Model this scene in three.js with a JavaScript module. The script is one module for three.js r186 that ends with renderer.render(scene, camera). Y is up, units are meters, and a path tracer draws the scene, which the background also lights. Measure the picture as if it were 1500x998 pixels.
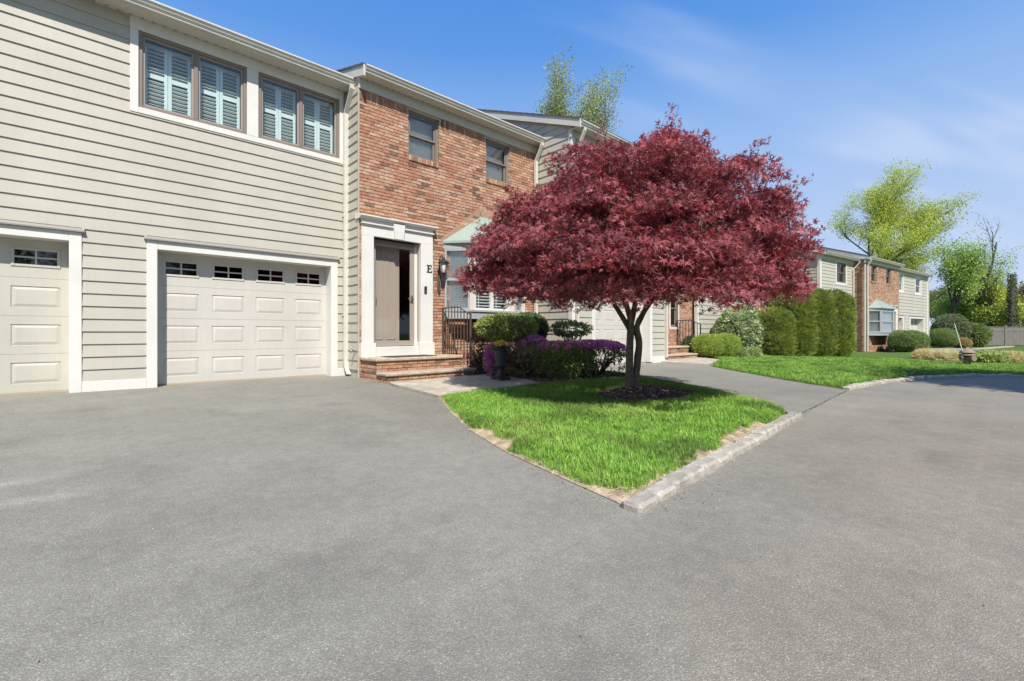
import * as THREE from 'three';
import { mergeGeometries } from 'three/addons/utils/BufferGeometryUtils.js';
import { FontLoader } from 'three/addons/loaders/FontLoader.js';
import { TextGeometry } from 'three/addons/geometries/TextGeometry.js';

// ---------------------------------------------------------------- camera, sky, sun, exposure
const scene = new THREE.Scene();
const YAW = 42.7 * Math.PI / 180, EYE = 0.86, FOCAL = 675;
const camera = new THREE.PerspectiveCamera(2 * Math.atan(499 / FOCAL) * 180 / Math.PI, 1500 / 998, 0.05, 600);
camera.position.set(0, EYE, 0);
camera.lookAt(Math.sin(YAW), EYE, -Math.cos(YAW));
camera.setViewOffset(1500, 998, 0, 11, 1500, 998);       // level camera, horizon a little above the middle
camera.updateProjectionMatrix();
const renderer = new THREE.WebGLRenderer({ antialias: true });
renderer.toneMapping = THREE.LinearToneMapping;
renderer.toneMappingExposure = 1.56;
renderer.shadowMap.enabled = true;

const SUN_ALT = 49 * Math.PI / 180, SUN_AZ = 28 * Math.PI / 180;
const sunDir = new THREE.Vector3(-Math.sin(SUN_AZ) * Math.cos(SUN_ALT), Math.sin(SUN_ALT), Math.cos(SUN_AZ) * Math.cos(SUN_ALT));
const sun = new THREE.DirectionalLight(new THREE.Color().setRGB(1, 0.935, 0.835), 4.2);
sun.position.copy(sunDir).multiplyScalar(60).add(new THREE.Vector3(12, 0, -4));
sun.target.position.set(12, 0, -4);
sun.castShadow = true;
sun.shadow.mapSize.set(4096, 4096);
Object.assign(sun.shadow.camera, { left: -40, right: 40, top: 40, bottom: -40, near: 1, far: 140 });
scene.add(sun, sun.target);

// ---------------------------------------------------------------- noise
function rng(seed) { let a = seed >>> 0; return () => { a = (a + 0x6D2B79F5) | 0; let t = Math.imul(a ^ (a >>> 15), 1 | a); t = (t + Math.imul(t ^ (t >>> 7), 61 | t)) ^ t; return ((t ^ (t >>> 14)) >>> 0) / 4294967296; }; }
const lerp = (a, b, t) => a + (b - a) * t, clamp = (v, a, b) => Math.min(b, Math.max(a, v));
const smooth = (a, b, v) => { const t = clamp((v - a) / (b - a), 0, 1); return t * t * (3 - 2 * t); };
function hash(x, y, z) { let h = Math.imul(x, 374761393) ^ Math.imul(y, 668265263) ^ Math.imul(z, 2147483647 ^ 0x5bd1e995); h = Math.imul(h ^ (h >>> 13), 1274126177); return ((h ^ (h >>> 16)) >>> 0) / 4294967296; }
function vnoise(x, y, z = 0, wrap = 0) {
  const xi = Math.floor(x), yi = Math.floor(y), zi = Math.floor(z), fx = x - xi, fy = y - yi, fz = z - zi;
  const u = fx * fx * (3 - 2 * fx), v = fy * fy * (3 - 2 * fy), w = fz * fz * (3 - 2 * fz);
  const q = wrap ? (i) => ((i % wrap) + wrap) % wrap : (i) => i;
  const h = (i, j, k) => hash(q(xi + i), q(yi + j), zi + k);
  const l = (k) => lerp(lerp(h(0, 0, k), h(1, 0, k), u), lerp(h(0, 1, k), h(1, 1, k), u), v);
  return fz === 0 ? l(0) : lerp(l(0), l(1), w);
}
function fbm(x, y, z = 0, oct = 4, wrap = 0) { let s = 0, a = 0.5, n = 0; for (let i = 0; i < oct; i++) { s += a * vnoise(x, y, z + i * 17, wrap); n += a; x *= 2; y *= 2; z *= 2; wrap *= 2; a *= 0.5; } return s / n; }

{ // clear spring sky with a few thin streaks of cirrus, the same all round
  const W = 1024, H = 512, data = new Float32Array(W * H * 4), K = 1 / 1.56;
  const stops = [[-90, .30, .32, .34], [-1, .50, .60, .76], [0, .62, .72, .92], [6, .54, .67, .92], [11, .47, .62, .90], [17, .39, .565, .89], [24, .265, .47, .86], [31, .125, .335, .80], [38, .085, .28, .76], [55, .06, .22, .66], [90, .05, .18, .58]];
  for (let j = 0; j < H; j++) {
    const el = (j + .5) / H * 180 - 90;
    let k = 0; while (k < stops.length - 2 && el > stops[k + 1][0]) k++;
    const t = clamp((el - stops[k][0]) / (stops[k + 1][0] - stops[k][0]), 0, 1);
    for (let i = 0; i < W; i++) {
      const az = (i + .5) / W * 2 * Math.PI, ce = Math.cos(el * Math.PI / 180), se = Math.sin(el * Math.PI / 180);
      const dx = Math.cos(az) * ce, dz = Math.sin(az) * ce;
      let c = 0;
      if (el > 2) {
        const q = 1 / (se + 0.12), px = dx * q, pz = dz * q;
        const st = fbm(px * 1.1 + 3 + pz * .8, pz * 7 - px * 3.2 + 9, 1, 6), lo = fbm(px * .7 + 2, pz * .7 + 5, 4, 3);
        c = smooth(.42, .80, st) * smooth(.36, .62, lo) * .5 * smooth(2, 12, el);
      }
      const o = (j * W + i) * 4;
      for (let n = 0; n < 3; n++) { const b = lerp(stops[k][n + 1], stops[k + 1][n + 1], t); data[o + n] = lerp(b, [.66, .76, .95][n], c) * K; }
      data[o + 3] = 1;
    }
  }
  const sky = new THREE.DataTexture(data, W, H, THREE.RGBAFormat, THREE.FloatType);
  sky.mapping = THREE.EquirectangularReflectionMapping; sky.magFilter = sky.minFilter = THREE.LinearFilter; sky.needsUpdate = true;
  scene.background = sky; scene.environment = sky;
}

// ---------------------------------------------------------------- textures and materials
const TEX = {};
function tex(name, size, fn, srgb = true) {           // fn(u, v, x, y) -> [r, g, b] 0..1 (sRGB if srgb) or a number
  const d = new Uint8Array(size * size * 4);
  for (let y = 0; y < size; y++) for (let x = 0; x < size; x++) {
    let c = fn(x / size, y / size, x, y); if (typeof c === 'number') c = [c, c, c];
    const o = (y * size + x) * 4; d[o] = clamp(c[0], 0, 1) * 255; d[o + 1] = clamp(c[1], 0, 1) * 255; d[o + 2] = clamp(c[2], 0, 1) * 255; d[o + 3] = 255;
  }
  const t = new THREE.DataTexture(d, size, size); t.wrapS = t.wrapT = THREE.RepeatWrapping; t.magFilter = THREE.LinearFilter; t.minFilter = THREE.LinearMipmapLinearFilter;
  t.colorSpace = srgb ? THREE.SRGBColorSpace : THREE.NoColorSpace; t.needsUpdate = true; TEX[name] = t; return t;
}
function rep(t, metres) { const c = t.clone(); c.repeat.set(1 / metres, 1 / metres); c.needsUpdate = true; return c; }
const M = {};
function std(name, rgb, rough = .8, o = {}) { const m = new (o.physical ? THREE.MeshPhysicalMaterial : THREE.MeshStandardMaterial)({ roughness: rough }); m.color.setRGB(...rgb); m.name = name; delete o.physical; Object.assign(m, o); M[name] = m; return m; }

{
  const r = rng(5);
  // asphalt: stones of several sizes in a darker binder
  const S = 1024, h = new Float32Array(S * S), tone = new Float32Array(S * S).fill(.80);
  for (let n = 0; n < 62000; n++) {
    const cx = r() * S, cy = r() * S, rad = .9 + Math.pow(r(), 2.4) * 3.4, t = .68 + r() * .34 + (r() < .04 ? .3 : 0) - (r() < .07 ? .2 : 0), ex = .7 + r() * .6;
    for (let y = Math.floor(cy - rad); y <= cy + rad; y++) for (let x = Math.floor(cx - rad); x <= cx + rad; x++) {
      const d = Math.hypot((x - cx) * ex, (y - cy) / ex) / rad; if (d > 1) continue;
      const o = ((y + S) % S) * S + (x + S) % S, hh = (1 - d * d) * (.5 + .5 * rad / 4);
      if (hh > h[o]) { h[o] = hh; tone[o] = t; }
    }
  }
  tex('asphalt', S, (u, v, x, y) => { const o = y * S + x, g = .93 * Math.pow(tone[o], .55) * (.90 + .10 * fbm(u * 16, v * 16, 0, 3, 16)) + (h[o] < .02 ? -.07 : 0); return [g * 1.0, g * .995, g * .975]; });
  tex('asphaltBump', S, (u, v, x, y) => h[y * S + x], false);
}
tex('grain', 512, (u, v) => .86 + .14 * fbm(u * 32, v * 32, 2, 4, 32));
tex('brickface', 512, (u, v) => { const n = fbm(u * 24, v * 24, 3, 4, 24), p = vnoise(u * 160, v * 160, 8, 160); const g = .70 + .34 * n + (p > .9 ? -.2 : 0); return [g, g * (.97 + .05 * n), g * (.95 + .07 * n)]; });
tex('rough', 512, (u, v) => fbm(u * 40, v * 40, 6, 4, 40), false);
tex('soil', 512, (u, v) => { const n = fbm(u * 14, v * 14, 1, 5, 14), c = vnoise(u * 110, v * 110, 4, 110); const g = .55 + .5 * n + (c > .82 ? .16 : c < .15 ? -.16 : 0); return [g, g * .955, g * .885]; });
tex('turf', 512, (u, v) => { const n = fbm(u * 30, v * 30, 1, 4, 30), q = fbm(u * 6, v * 6, 7, 3, 6), k = vnoise(u * 200, v * 200, 2, 200); const g = .45 + .45 * n + .25 * (k - .5); return [g * (.75 + .5 * q), g, g * .55]; });
tex('bark', 512, (u, v) => { const n = fbm(u * 40, v * 8, 2, 4, 0), m = fbm(u * 8, v * 8, 5, 3, 8); return .55 + .5 * n * (.6 + .6 * m); });
tex('stone', 512, (u, v) => { const n = fbm(u * 12, v * 12, 2, 5, 12), k = vnoise(u * 140, v * 140, 9, 140); const g = .68 + .3 * n + (k > .84 ? .1 : k < .14 ? -.16 : 0); return [g, g * .985, g * .955]; });
tex('wood', 512, (u, v) => .62 + .4 * fbm(u * 60, v * 4, 3, 4));
tex('shingle', 512, (u, v) => { const n = vnoise(u * 128, v * 128, 3, 128), q = fbm(u * 8, v * 8, 9, 3, 8); return .6 + .3 * n + .2 * q; });
tex('paint', 512, (u, v) => { const n = fbm(u * 5, v * 5, 3, 4, 5), s = fbm(u * 60, v * 4, 7, 3, 0); const g = .93 + .06 * n + .025 * s; return [g, g * .998, g * .985]; });

const P = TEX.paint;
std('siding', [.465, .45, .392], .62, { map: rep(P, 2.3), bumpMap: rep(TEX.grain, .6), bumpScale: .0006 });
std('white', [.70, .695, .665], .5, { map: rep(P, 1.7) });
std('frieze', [.58, .57, .515], .5, { map: rep(P, 1.3) });
std('gutter', [.61, .60, .55], .38, { map: rep(P, .9) });
std('soffit', [.54, .525, .46], .6);
std('garage', [.56, .54, .505], .5, { map: rep(P, 1.9) });
std('garageBeige', [.52, .505, .445], .5, { map: rep(P, 1.9) });
std('seal', [.42, .33, .22], .9);
std('taupe', [.21, .175, .145], .45);
std('taupeLight', [.30, .265, .225], .45);
std('drip', [.30, .285, .26], .55);
std('shingle', [.135, .12, .11], .95, { map: rep(TEX.shingle, .5), bumpMap: rep(TEX.shingle, .5), bumpScale: .003 });
std('mortar', [.50, .43, .35], .95, { map: rep(TEX.grain, .3) });
std('concrete', [.62, .575, .50], .9, { map: rep(TEX.stone, 1.6), bumpMap: rep(TEX.rough, .5), bumpScale: .002 });
std('slab', [.66, .56, .455], .9, { map: rep(TEX.stone, .7), bumpMap: rep(TEX.rough, .25), bumpScale: .006 });
std('granite', [.60, .575, .525], .85, { map: rep(TEX.stone, .5), bumpMap: rep(TEX.rough, .2), bumpScale: .008 });
std('copper', [.30, .375, .335], .55, { map: rep(P, .8) });
std('copperFlash', [.38, .235, .165], .6, { map: rep(P, .8) });
std('iron', [.045, .036, .032], .5, { metalness: .3 });
std('ironBrown', [.10, .07, .055], .55, { metalness: .2 });
std('black', [.018, .019, .021], .42);
std('urn', [.028, .03, .033], .5);
std('brass', [.30, .24, .16], .35, { metalness: .8 });
std('nickel', [.5, .48, .45], .3, { metalness: .9 });
std('inner', [.70, .66, .615], .6);
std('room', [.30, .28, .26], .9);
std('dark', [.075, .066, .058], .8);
std('shutter', [.80, .81, .78], .6);
std('blind', [.80, .81, .81], .6);
std('mat', [.05, .05, .055], .95);
std('bayGrey', [.34, .35, .36], .55);
std('bayPink', [.62, .55, .51], .55);  // pinkish tone; on the bay posts it stands for shade on white wood
std('soil', [.58, .505, .40], .95, { map: rep(TEX.soil, 1.1), bumpMap: rep(TEX.soil, 1.1), bumpScale: .012 });
std('mulch', [.13, .085, .06], .95, { map: rep(TEX.soil, .6), bumpMap: rep(TEX.soil, .6), bumpScale: .03 });
std('turf', [.17, .30, .09], .95, { map: rep(TEX.turf, 1.7), bumpMap: rep(TEX.turf, 1.7), bumpScale: .03 });
std('asphalt', [.432, .424, .380], .88, { map: rep(TEX.asphalt, .95), bumpMap: rep(TEX.asphaltBump, .95), bumpScale: .0016, vertexColors: true });
std('crack', [.05, .05, .048], .95); std('jointFiller', [.30, .285, .26], .95);
std('bark', [.27, .235, .185], .9, { map: rep(TEX.bark, .35), bumpMap: rep(TEX.bark, .35), bumpScale: .02 });
std('barkGrey', [.24, .22, .19], .95, { map: rep(TEX.bark, 1.5) });
std('barkDark', [.13, .11, .09], .95, { map: rep(TEX.bark, 1.5) });
std('twig', [.10, .08, .06], .95);
std('fence', [.27, .25, .23], .95, { map: rep(TEX.wood, 1) });
std('hydrant', [.36, .30, .235], .75, { map: rep(TEX.stone, .3) });
std('rod', [.7, .69, .62], .6);
std('lampGlass', [.62, .6, .56], .25);
const pane = (name, rgb, extra = {}) => std(name, rgb, .02, { physical: true, transmission: 1, thickness: 0, ior: 1.5, ...extra });
pane('glass', [.86, .9, .9]);
pane('glassTeal', [.80, .90, .90], { ior: 1.8 });
pane('glassGrey', [.84, .89, .89], { ior: 1.8 });
pane('glassDark', [.30, .32, .33]);
pane('glassDoor', [.70, .665, .63], { ior: 1.6 });
std('brickMerged', [1, 1, 1], .9, { map: rep(TEX.brickface, .9), bumpMap: rep(TEX.brickface, .9), bumpScale: .004, vertexColors: true });
// brick tones: mostly tan orange, some pinkish and pale, some dark fired ends
const BRICK = [[.56, .315, .20], [.53, .275, .17], [.61, .375, .255], [.50, .235, .15], [.64, .43, .315], [.55, .345, .24], [.28, .175, .115], [.23, .15, .105], [.38, .22, .145]];
const BRICKW = [.19, .17, .17, .11, .1, .11, .06, .03, .06];
const brickMats = BRICK.map((c, i) => std('brick' + i, c, .9, { map: M.brickMerged.map, bumpMap: M.brickMerged.bumpMap, bumpScale: .004 }));
const pickBrick = (t) => { let i = 0; while (i < BRICKW.length - 1 && (t -= BRICKW[i]) > 0) i++; return i; };

// ---------------------------------------------------------------- geometry builders
const V3 = (x, y, z) => new THREE.Vector3(x, y, z);
const _a = V3(), _b = V3(), _c = V3();
class GB {                                       // collects flat faces with uv in metres
  constructor() { this.p = []; this.n = []; this.u = []; this.c = null; this.col = null; }
  color(c) { this.c ??= []; this.col = c; return this; }
  poly(pts, out) {                               // convex polygon; out: a direction the normal must agree with
    _a.set(pts[1][0] - pts[0][0], pts[1][1] - pts[0][1], pts[1][2] - pts[0][2]);
    const q = pts[pts.length - 1]; _b.set(q[0] - pts[0][0], q[1] - pts[0][1], q[2] - pts[0][2]);
    _c.crossVectors(_a, _b); const l = _c.length(); if (l < 1e-12) return this; _c.divideScalar(l);
    if (out && _c.x * out[0] + _c.y * out[1] + _c.z * out[2] < 0) { pts = [...pts].reverse(); _c.negate(); }
    const ax = Math.abs(_c.x), ay = Math.abs(_c.y), az = Math.abs(_c.z);
    const uv = ay > ax && ay > az ? (p) => [p[0], -p[2]] : ax > az ? (p) => [p[2], p[1]] : (p) => [p[0], p[1]];
    for (let i = 1; i < pts.length - 1; i++) for (const p of [pts[0], pts[i], pts[i + 1]]) {
      this.p.push(p[0], p[1], p[2]); this.n.push(_c.x, _c.y, _c.z); this.u.push(...uv(p)); if (this.c) this.c.push(...this.col);
    }
    return this;
  }
  box(x0, x1, y0, y1, z0, z1) {
    this.poly([[x0, y0, z1], [x1, y0, z1], [x1, y1, z1], [x0, y1, z1]], [0, 0, 1]); this.poly([[x0, y0, z0], [x1, y0, z0], [x1, y1, z0], [x0, y1, z0]], [0, 0, -1]);
    this.poly([[x1, y0, z0], [x1, y0, z1], [x1, y1, z1], [x1, y1, z0]], [1, 0, 0]); this.poly([[x0, y0, z0], [x0, y0, z1], [x0, y1, z1], [x0, y1, z0]], [-1, 0, 0]);
    this.poly([[x0, y1, z0], [x1, y1, z0], [x1, y1, z1], [x0, y1, z1]], [0, 1, 0]); this.poly([[x0, y0, z0], [x1, y0, z0], [x1, y0, z1], [x0, y0, z1]], [0, -1, 0]);
    return this;
  }
  cbox(x0, x1, y0, y1, z0, z1, b = .006, jit = null) {      // box with chamfered edges; jit(point) may move its points
    const lo = [x0, y0, z0], hi = [x1, y1, z1], cen = lo.map((v, i) => (v + hi[i]) / 2);
    const v = (ax, s) => { const p = [0, 1, 2].map((k) => { const e = k === ax ? 0 : b; return s[k] < 0 ? lo[k] + e : hi[k] - e; }); return jit ? jit(p, s) : p; };
    const put = (pts) => { const m = [0, 1, 2].map((k) => pts.reduce((t, p) => t + p[k], 0) / pts.length - cen[k]); this.poly(pts, m); };
    for (let a = 0; a < 3; a++) for (const s of [-1, 1]) {
      const k = (a + 1) % 3, l = (a + 2) % 3, S = (i, j) => { const q = []; q[a] = s; q[k] = i; q[l] = j; return q; };
      put([v(a, S(-1, -1)), v(a, S(1, -1)), v(a, S(1, 1)), v(a, S(-1, 1))]);
    }
    for (let c = 0; c < 3; c++) for (const i of [-1, 1]) for (const j of [-1, 1]) {
      const a = (c + 1) % 3, d = (c + 2) % 3, S = (t) => { const q = []; q[c] = t; q[a] = i; q[d] = j; return q; };
      put([v(a, S(-1)), v(a, S(1)), v(d, S(1)), v(d, S(-1))]);
    }
    for (const i of [-1, 1]) for (const j of [-1, 1]) for (const k of [-1, 1]) { const s = [i, j, k]; put([v(0, s), v(1, s), v(2, s)]); }
    return this;
  }
  prism(prof, x0, x1) {                          // profile [[z, y], ...] run along x (any simple outline)
    const c = prof.map((p) => new THREE.Vector2(p[0], p[1])), ar = THREE.ShapeUtils.area(c);
    for (let i = 0; i < prof.length; i++) { const p = prof[i], q = prof[(i + 1) % prof.length], dz = q[0] - p[0], dy = q[1] - p[1], s = ar > 0 ? 1 : -1; this.poly([[x0, p[1], p[0]], [x1, p[1], p[0]], [x1, q[1], q[0]], [x0, q[1], q[0]]], [0, -dz * s, dy * s]); }
    for (const t of THREE.ShapeUtils.triangulateShape(c, [])) { this.poly(t.map((k) => [x0, prof[k][1], prof[k][0]]), [-1, 0, 0]); this.poly(t.map((k) => [x1, prof[k][1], prof[k][0]]), [1, 0, 0]); }
    return this;
  }
  geo(g, m) {
    const t = (g.index ? g.toNonIndexed() : g.clone()); if (m) t.applyMatrix4(m);
    for (const x of t.attributes.position.array) this.p.push(x); for (const x of t.attributes.normal.array) this.n.push(x);
    if (t.attributes.uv) for (const x of t.attributes.uv.array) this.u.push(x); else for (let i = 0; i < t.attributes.position.count; i++) this.u.push(0, 0);
    if (this.c) for (let i = 0; i < t.attributes.position.count; i++) this.c.push(...this.col);
    return this;
  }
  build() {
    const g = new THREE.BufferGeometry();
    g.setAttribute('position', new THREE.Float32BufferAttribute(this.p, 3)); g.setAttribute('normal', new THREE.Float32BufferAttribute(this.n, 3)); g.setAttribute('uv', new THREE.Float32BufferAttribute(this.u, 2));
    if (this.c) g.setAttribute('color', new THREE.Float32BufferAttribute(this.c, 3));
    return g;
  }
}
const mat4 = (x = 0, y = 0, z = 0, ry = 0, rx = 0, rz = 0, s = 1) => new THREE.Matrix4().compose(V3(x, y, z), new THREE.Quaternion().setFromEuler(new THREE.Euler(rx, ry, rz, 'YXZ')), V3(s, s, s));
function tube(pts, radii, sides = 7, rough = 0, seed = 1) {           // tapered tube through points
  const cv = new THREE.CatmullRomCurve3(pts.map((p) => V3(...p)), false, 'centripetal'), n = Math.max(2, (pts.length - 1) * 4), fr = cv.computeFrenetFrames(n, false);
  const pos = [], nor = [], uv = [], idx = []; let len = 0, last = null;
  for (let i = 0; i <= n; i++) {
    const t = i / n, c = cv.getPoint(t), k = t * (radii.length - 1), j = Math.min(radii.length - 2, Math.floor(k)), R = lerp(radii[j], radii[j + 1], k - j);
    if (last) len += last.distanceTo(c); last = c.clone();
    for (let s = 0; s <= sides; s++) {
      const a = s / sides * Math.PI * 2, nx = V3().addScaledVector(fr.normals[i], Math.cos(a)).addScaledVector(fr.binormals[i], Math.sin(a));
      const q = R * (1 + rough * (vnoise(Math.cos(a) * 2 + 5, Math.sin(a) * 2 + 7, len * 6 + seed) - .5));
      pos.push(c.x + nx.x * q, c.y + nx.y * q, c.z + nx.z * q); nor.push(nx.x, nx.y, nx.z); uv.push(a * Math.max(R, .02), len);
    }
  }
  for (let i = 0; i < n; i++) for (let s = 0; s < sides; s++) { const a = i * (sides + 1) + s, b = a + sides + 1; idx.push(a, a + 1, b, b, a + 1, b + 1); }
  const g = new THREE.BufferGeometry(); g.setAttribute('position', new THREE.Float32BufferAttribute(pos, 3)); g.setAttribute('normal', new THREE.Float32BufferAttribute(nor, 3)); g.setAttribute('uv', new THREE.Float32BufferAttribute(uv, 2)); g.setIndex(idx); return g;
}
const bar = (a, b, r, sides = 6) => tube([a, b], [r, r], sides);
const lathe = (prof, seg = 24) => new THREE.LatheGeometry(prof.map((p) => new THREE.Vector2(p[0], p[1])), seg);

// ---------------------------------------------------------------- things and parts
const taken = {};
const numbered = (n) => { const k = taken[n] = (taken[n] ?? -1) + 1; return k ? n + '_' + String(k).padStart(3, '0') : n; };
function mesh(name, g, m, parent) {
  const o = new THREE.Mesh(g instanceof GB ? g.build() : g, typeof m === 'string' ? M[m] : m);
  o.name = name; o.castShadow = o.receiveShadow = true; parent.add(o); return o;
}
function describe(o, label, category, group) { o.userData.label = label; o.userData.category = category; if (group) o.userData.group = group; return o; }
function thing(name, label, category, [x, y, z] = [0, 0, 0], turn = 0, group) {
  const o = new THREE.Group(); o.name = numbered(name); o.position.set(x, y, z); o.rotation.y = turn; scene.add(o); return describe(o, label, category, group);
}
function structure(name, g, m, label) { const o = mesh(numbered(name), g, m, scene); o.userData.kind = 'structure'; if (label) o.userData.label = label; return o; }
function instanced(name, g, m, parent, list, colors) {                // list of Matrix4
  const o = new THREE.InstancedMesh(g, typeof m === 'string' ? M[m] : m, list.length); o.name = name; o.userData.kind = 'stuff'; o.castShadow = o.receiveShadow = true;
  const c = new THREE.Color(); list.forEach((q, i) => { o.setMatrixAt(i, q); if (colors) { c.setRGB(...colors[i]); o.setColorAt(i, c); } });
  parent.add(o); return o;
}

// ---------------------------------------------------------------- terrain
const gy = (x, D) => -.2 + .026 * clamp(D - 1.5, 0, 7.7) - .15 * smooth(17, 30, x);       // height of paving at x, D metres towards the houses (z = -D)
function clipAxis(poly, k, lim, s) { const out = []; for (let i = 0; i < poly.length; i++) { const a = poly[i], b = poly[(i + 1) % poly.length], da = s * (lim - a[k]), db = s * (lim - b[k]); if (da >= 0) out.push(a); if ((da >= 0) !== (db >= 0)) { const t = da / (da - db); out.push([lerp(a[0], b[0], t), lerp(a[1], b[1], t)]); } } return out; }
function sheet(poly, cell, lift, tint, wob) {                         // polygon of [x, D], cut into cells, laid on the terrain
  const xs = poly.map((p) => p[0]), ds = poly.map((p) => p[1]), X0 = Math.floor(Math.min(...xs) / cell), X1 = Math.ceil(Math.max(...xs) / cell), D0 = Math.floor(Math.min(...ds) / cell), D1 = Math.ceil(Math.max(...ds) / cell);
  const pos = [], nor = [], uv = [], col = [], at = (x, D) => gy(x, D) + lift + (wob ? wob(x, D) : 0);
  for (let i = X0; i < X1; i++) {
    const strip = clipAxis(clipAxis(poly, 0, i * cell, -1), 0, (i + 1) * cell, 1); if (strip.length < 3) continue;
    for (let j = D0; j < D1; j++) {
      const c = clipAxis(clipAxis(strip, 1, j * cell, -1), 1, (j + 1) * cell, 1); if (c.length < 3) continue;
      const v = c.map((p) => new THREE.Vector2(p[0], p[1])); if (Math.abs(THREE.ShapeUtils.area(v)) < 1e-7) continue;
      for (const t of THREE.ShapeUtils.triangulateShape(v, [])) {
        let q = t.map((k) => c[k]); if (THREE.ShapeUtils.area(q.map((p) => new THREE.Vector2(p[0], p[1]))) < 0) q = q.reverse();
        for (const [x, D] of q) { const e = .05, a = at(x, D), nx = (a - at(x + e, D)) / e, nz = (at(x, D + e) - a) / e, l = Math.hypot(nx, 1, nz); pos.push(x, a, -D); nor.push(nx / l, 1 / l, nz / l); uv.push(x, D); if (tint) { const k = tint(x, D); col.push(...(Array.isArray(k) ? k : [k, k, k])); } }
      }
    }
  }
  const g = new THREE.BufferGeometry(); g.setAttribute('position', new THREE.Float32BufferAttribute(pos, 3)); g.setAttribute('normal', new THREE.Float32BufferAttribute(nor, 3)); g.setAttribute('uv', new THREE.Float32BufferAttribute(uv, 2));
  if (tint) g.setAttribute('color', new THREE.Float32BufferAttribute(col, 3)); return g;
}
function inside(poly, x, y) { let r = false; for (let i = 0, j = poly.length - 1; i < poly.length; j = i++) { const [xi, yi] = poly[i], [xj, yj] = poly[j]; if ((yi > y) !== (yj > y) && x < (xj - xi) * (y - yi) / (yj - yi) + xi) r = !r; } return r; }
function edgeDist(poly, x, y, from = 0, to = poly.length) { let m = 1e9; for (let i = from; i < to; i++) { const [ax, ay] = poly[i], [bx, by] = poly[(i + 1) % poly.length], t = clamp(((x - ax) * (bx - ax) + (y - ay) * (by - ay)) / ((bx - ax) ** 2 + (by - ay) ** 2), 0, 1); m = Math.min(m, Math.hypot(x - ax - t * (bx - ax), y - ay - t * (by - ay))); } return m; }

// ---------------------------------------------------------------- ground, road, driveways, walks
const LAWN1 = [[3.77, 5.64], [3.30, 4.7], [2.90, 3.8], [2.63, 2.9], [2.49, 2.1], [2.41, 1.6], [3.13, 1.66], [4.66, 1.77], [6.42, 1.90], [6.90, 2.12], [7.40, 2.75], [8.15, 4.15], [8.55, 5.3], [7.2, 5.5], [5.8, 5.6], [4.6, 5.58]];
const CURB1 = [[2.36, 1.50], [6.52, 1.80]];
const CURB2 = [[10.24, 2.06], [11.04, 1.98], [12.6, 1.78], [13.89, 1.46], [14.9, 1.06], [15.86, .52], [16.5, -.3], [16.85, -1.3], [17.0, -2.4]];
const DRIVE2R = [[12.98, 5.75], [11.95, 4.5], [10.9, 3.1], [10.32, 2.1]];
const LAWN2 = [...DRIVE2R, ...CURB2.map(([x, D]) => [x + .05, D + .1]), [40, -4], [46, 2.2], [42, 2.95], [34.6, 4.3], [31, 5.7], [27.5, 7.5], [17.6, 7.7], [16.4, 7.3], [15.77, 6.65]];
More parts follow.
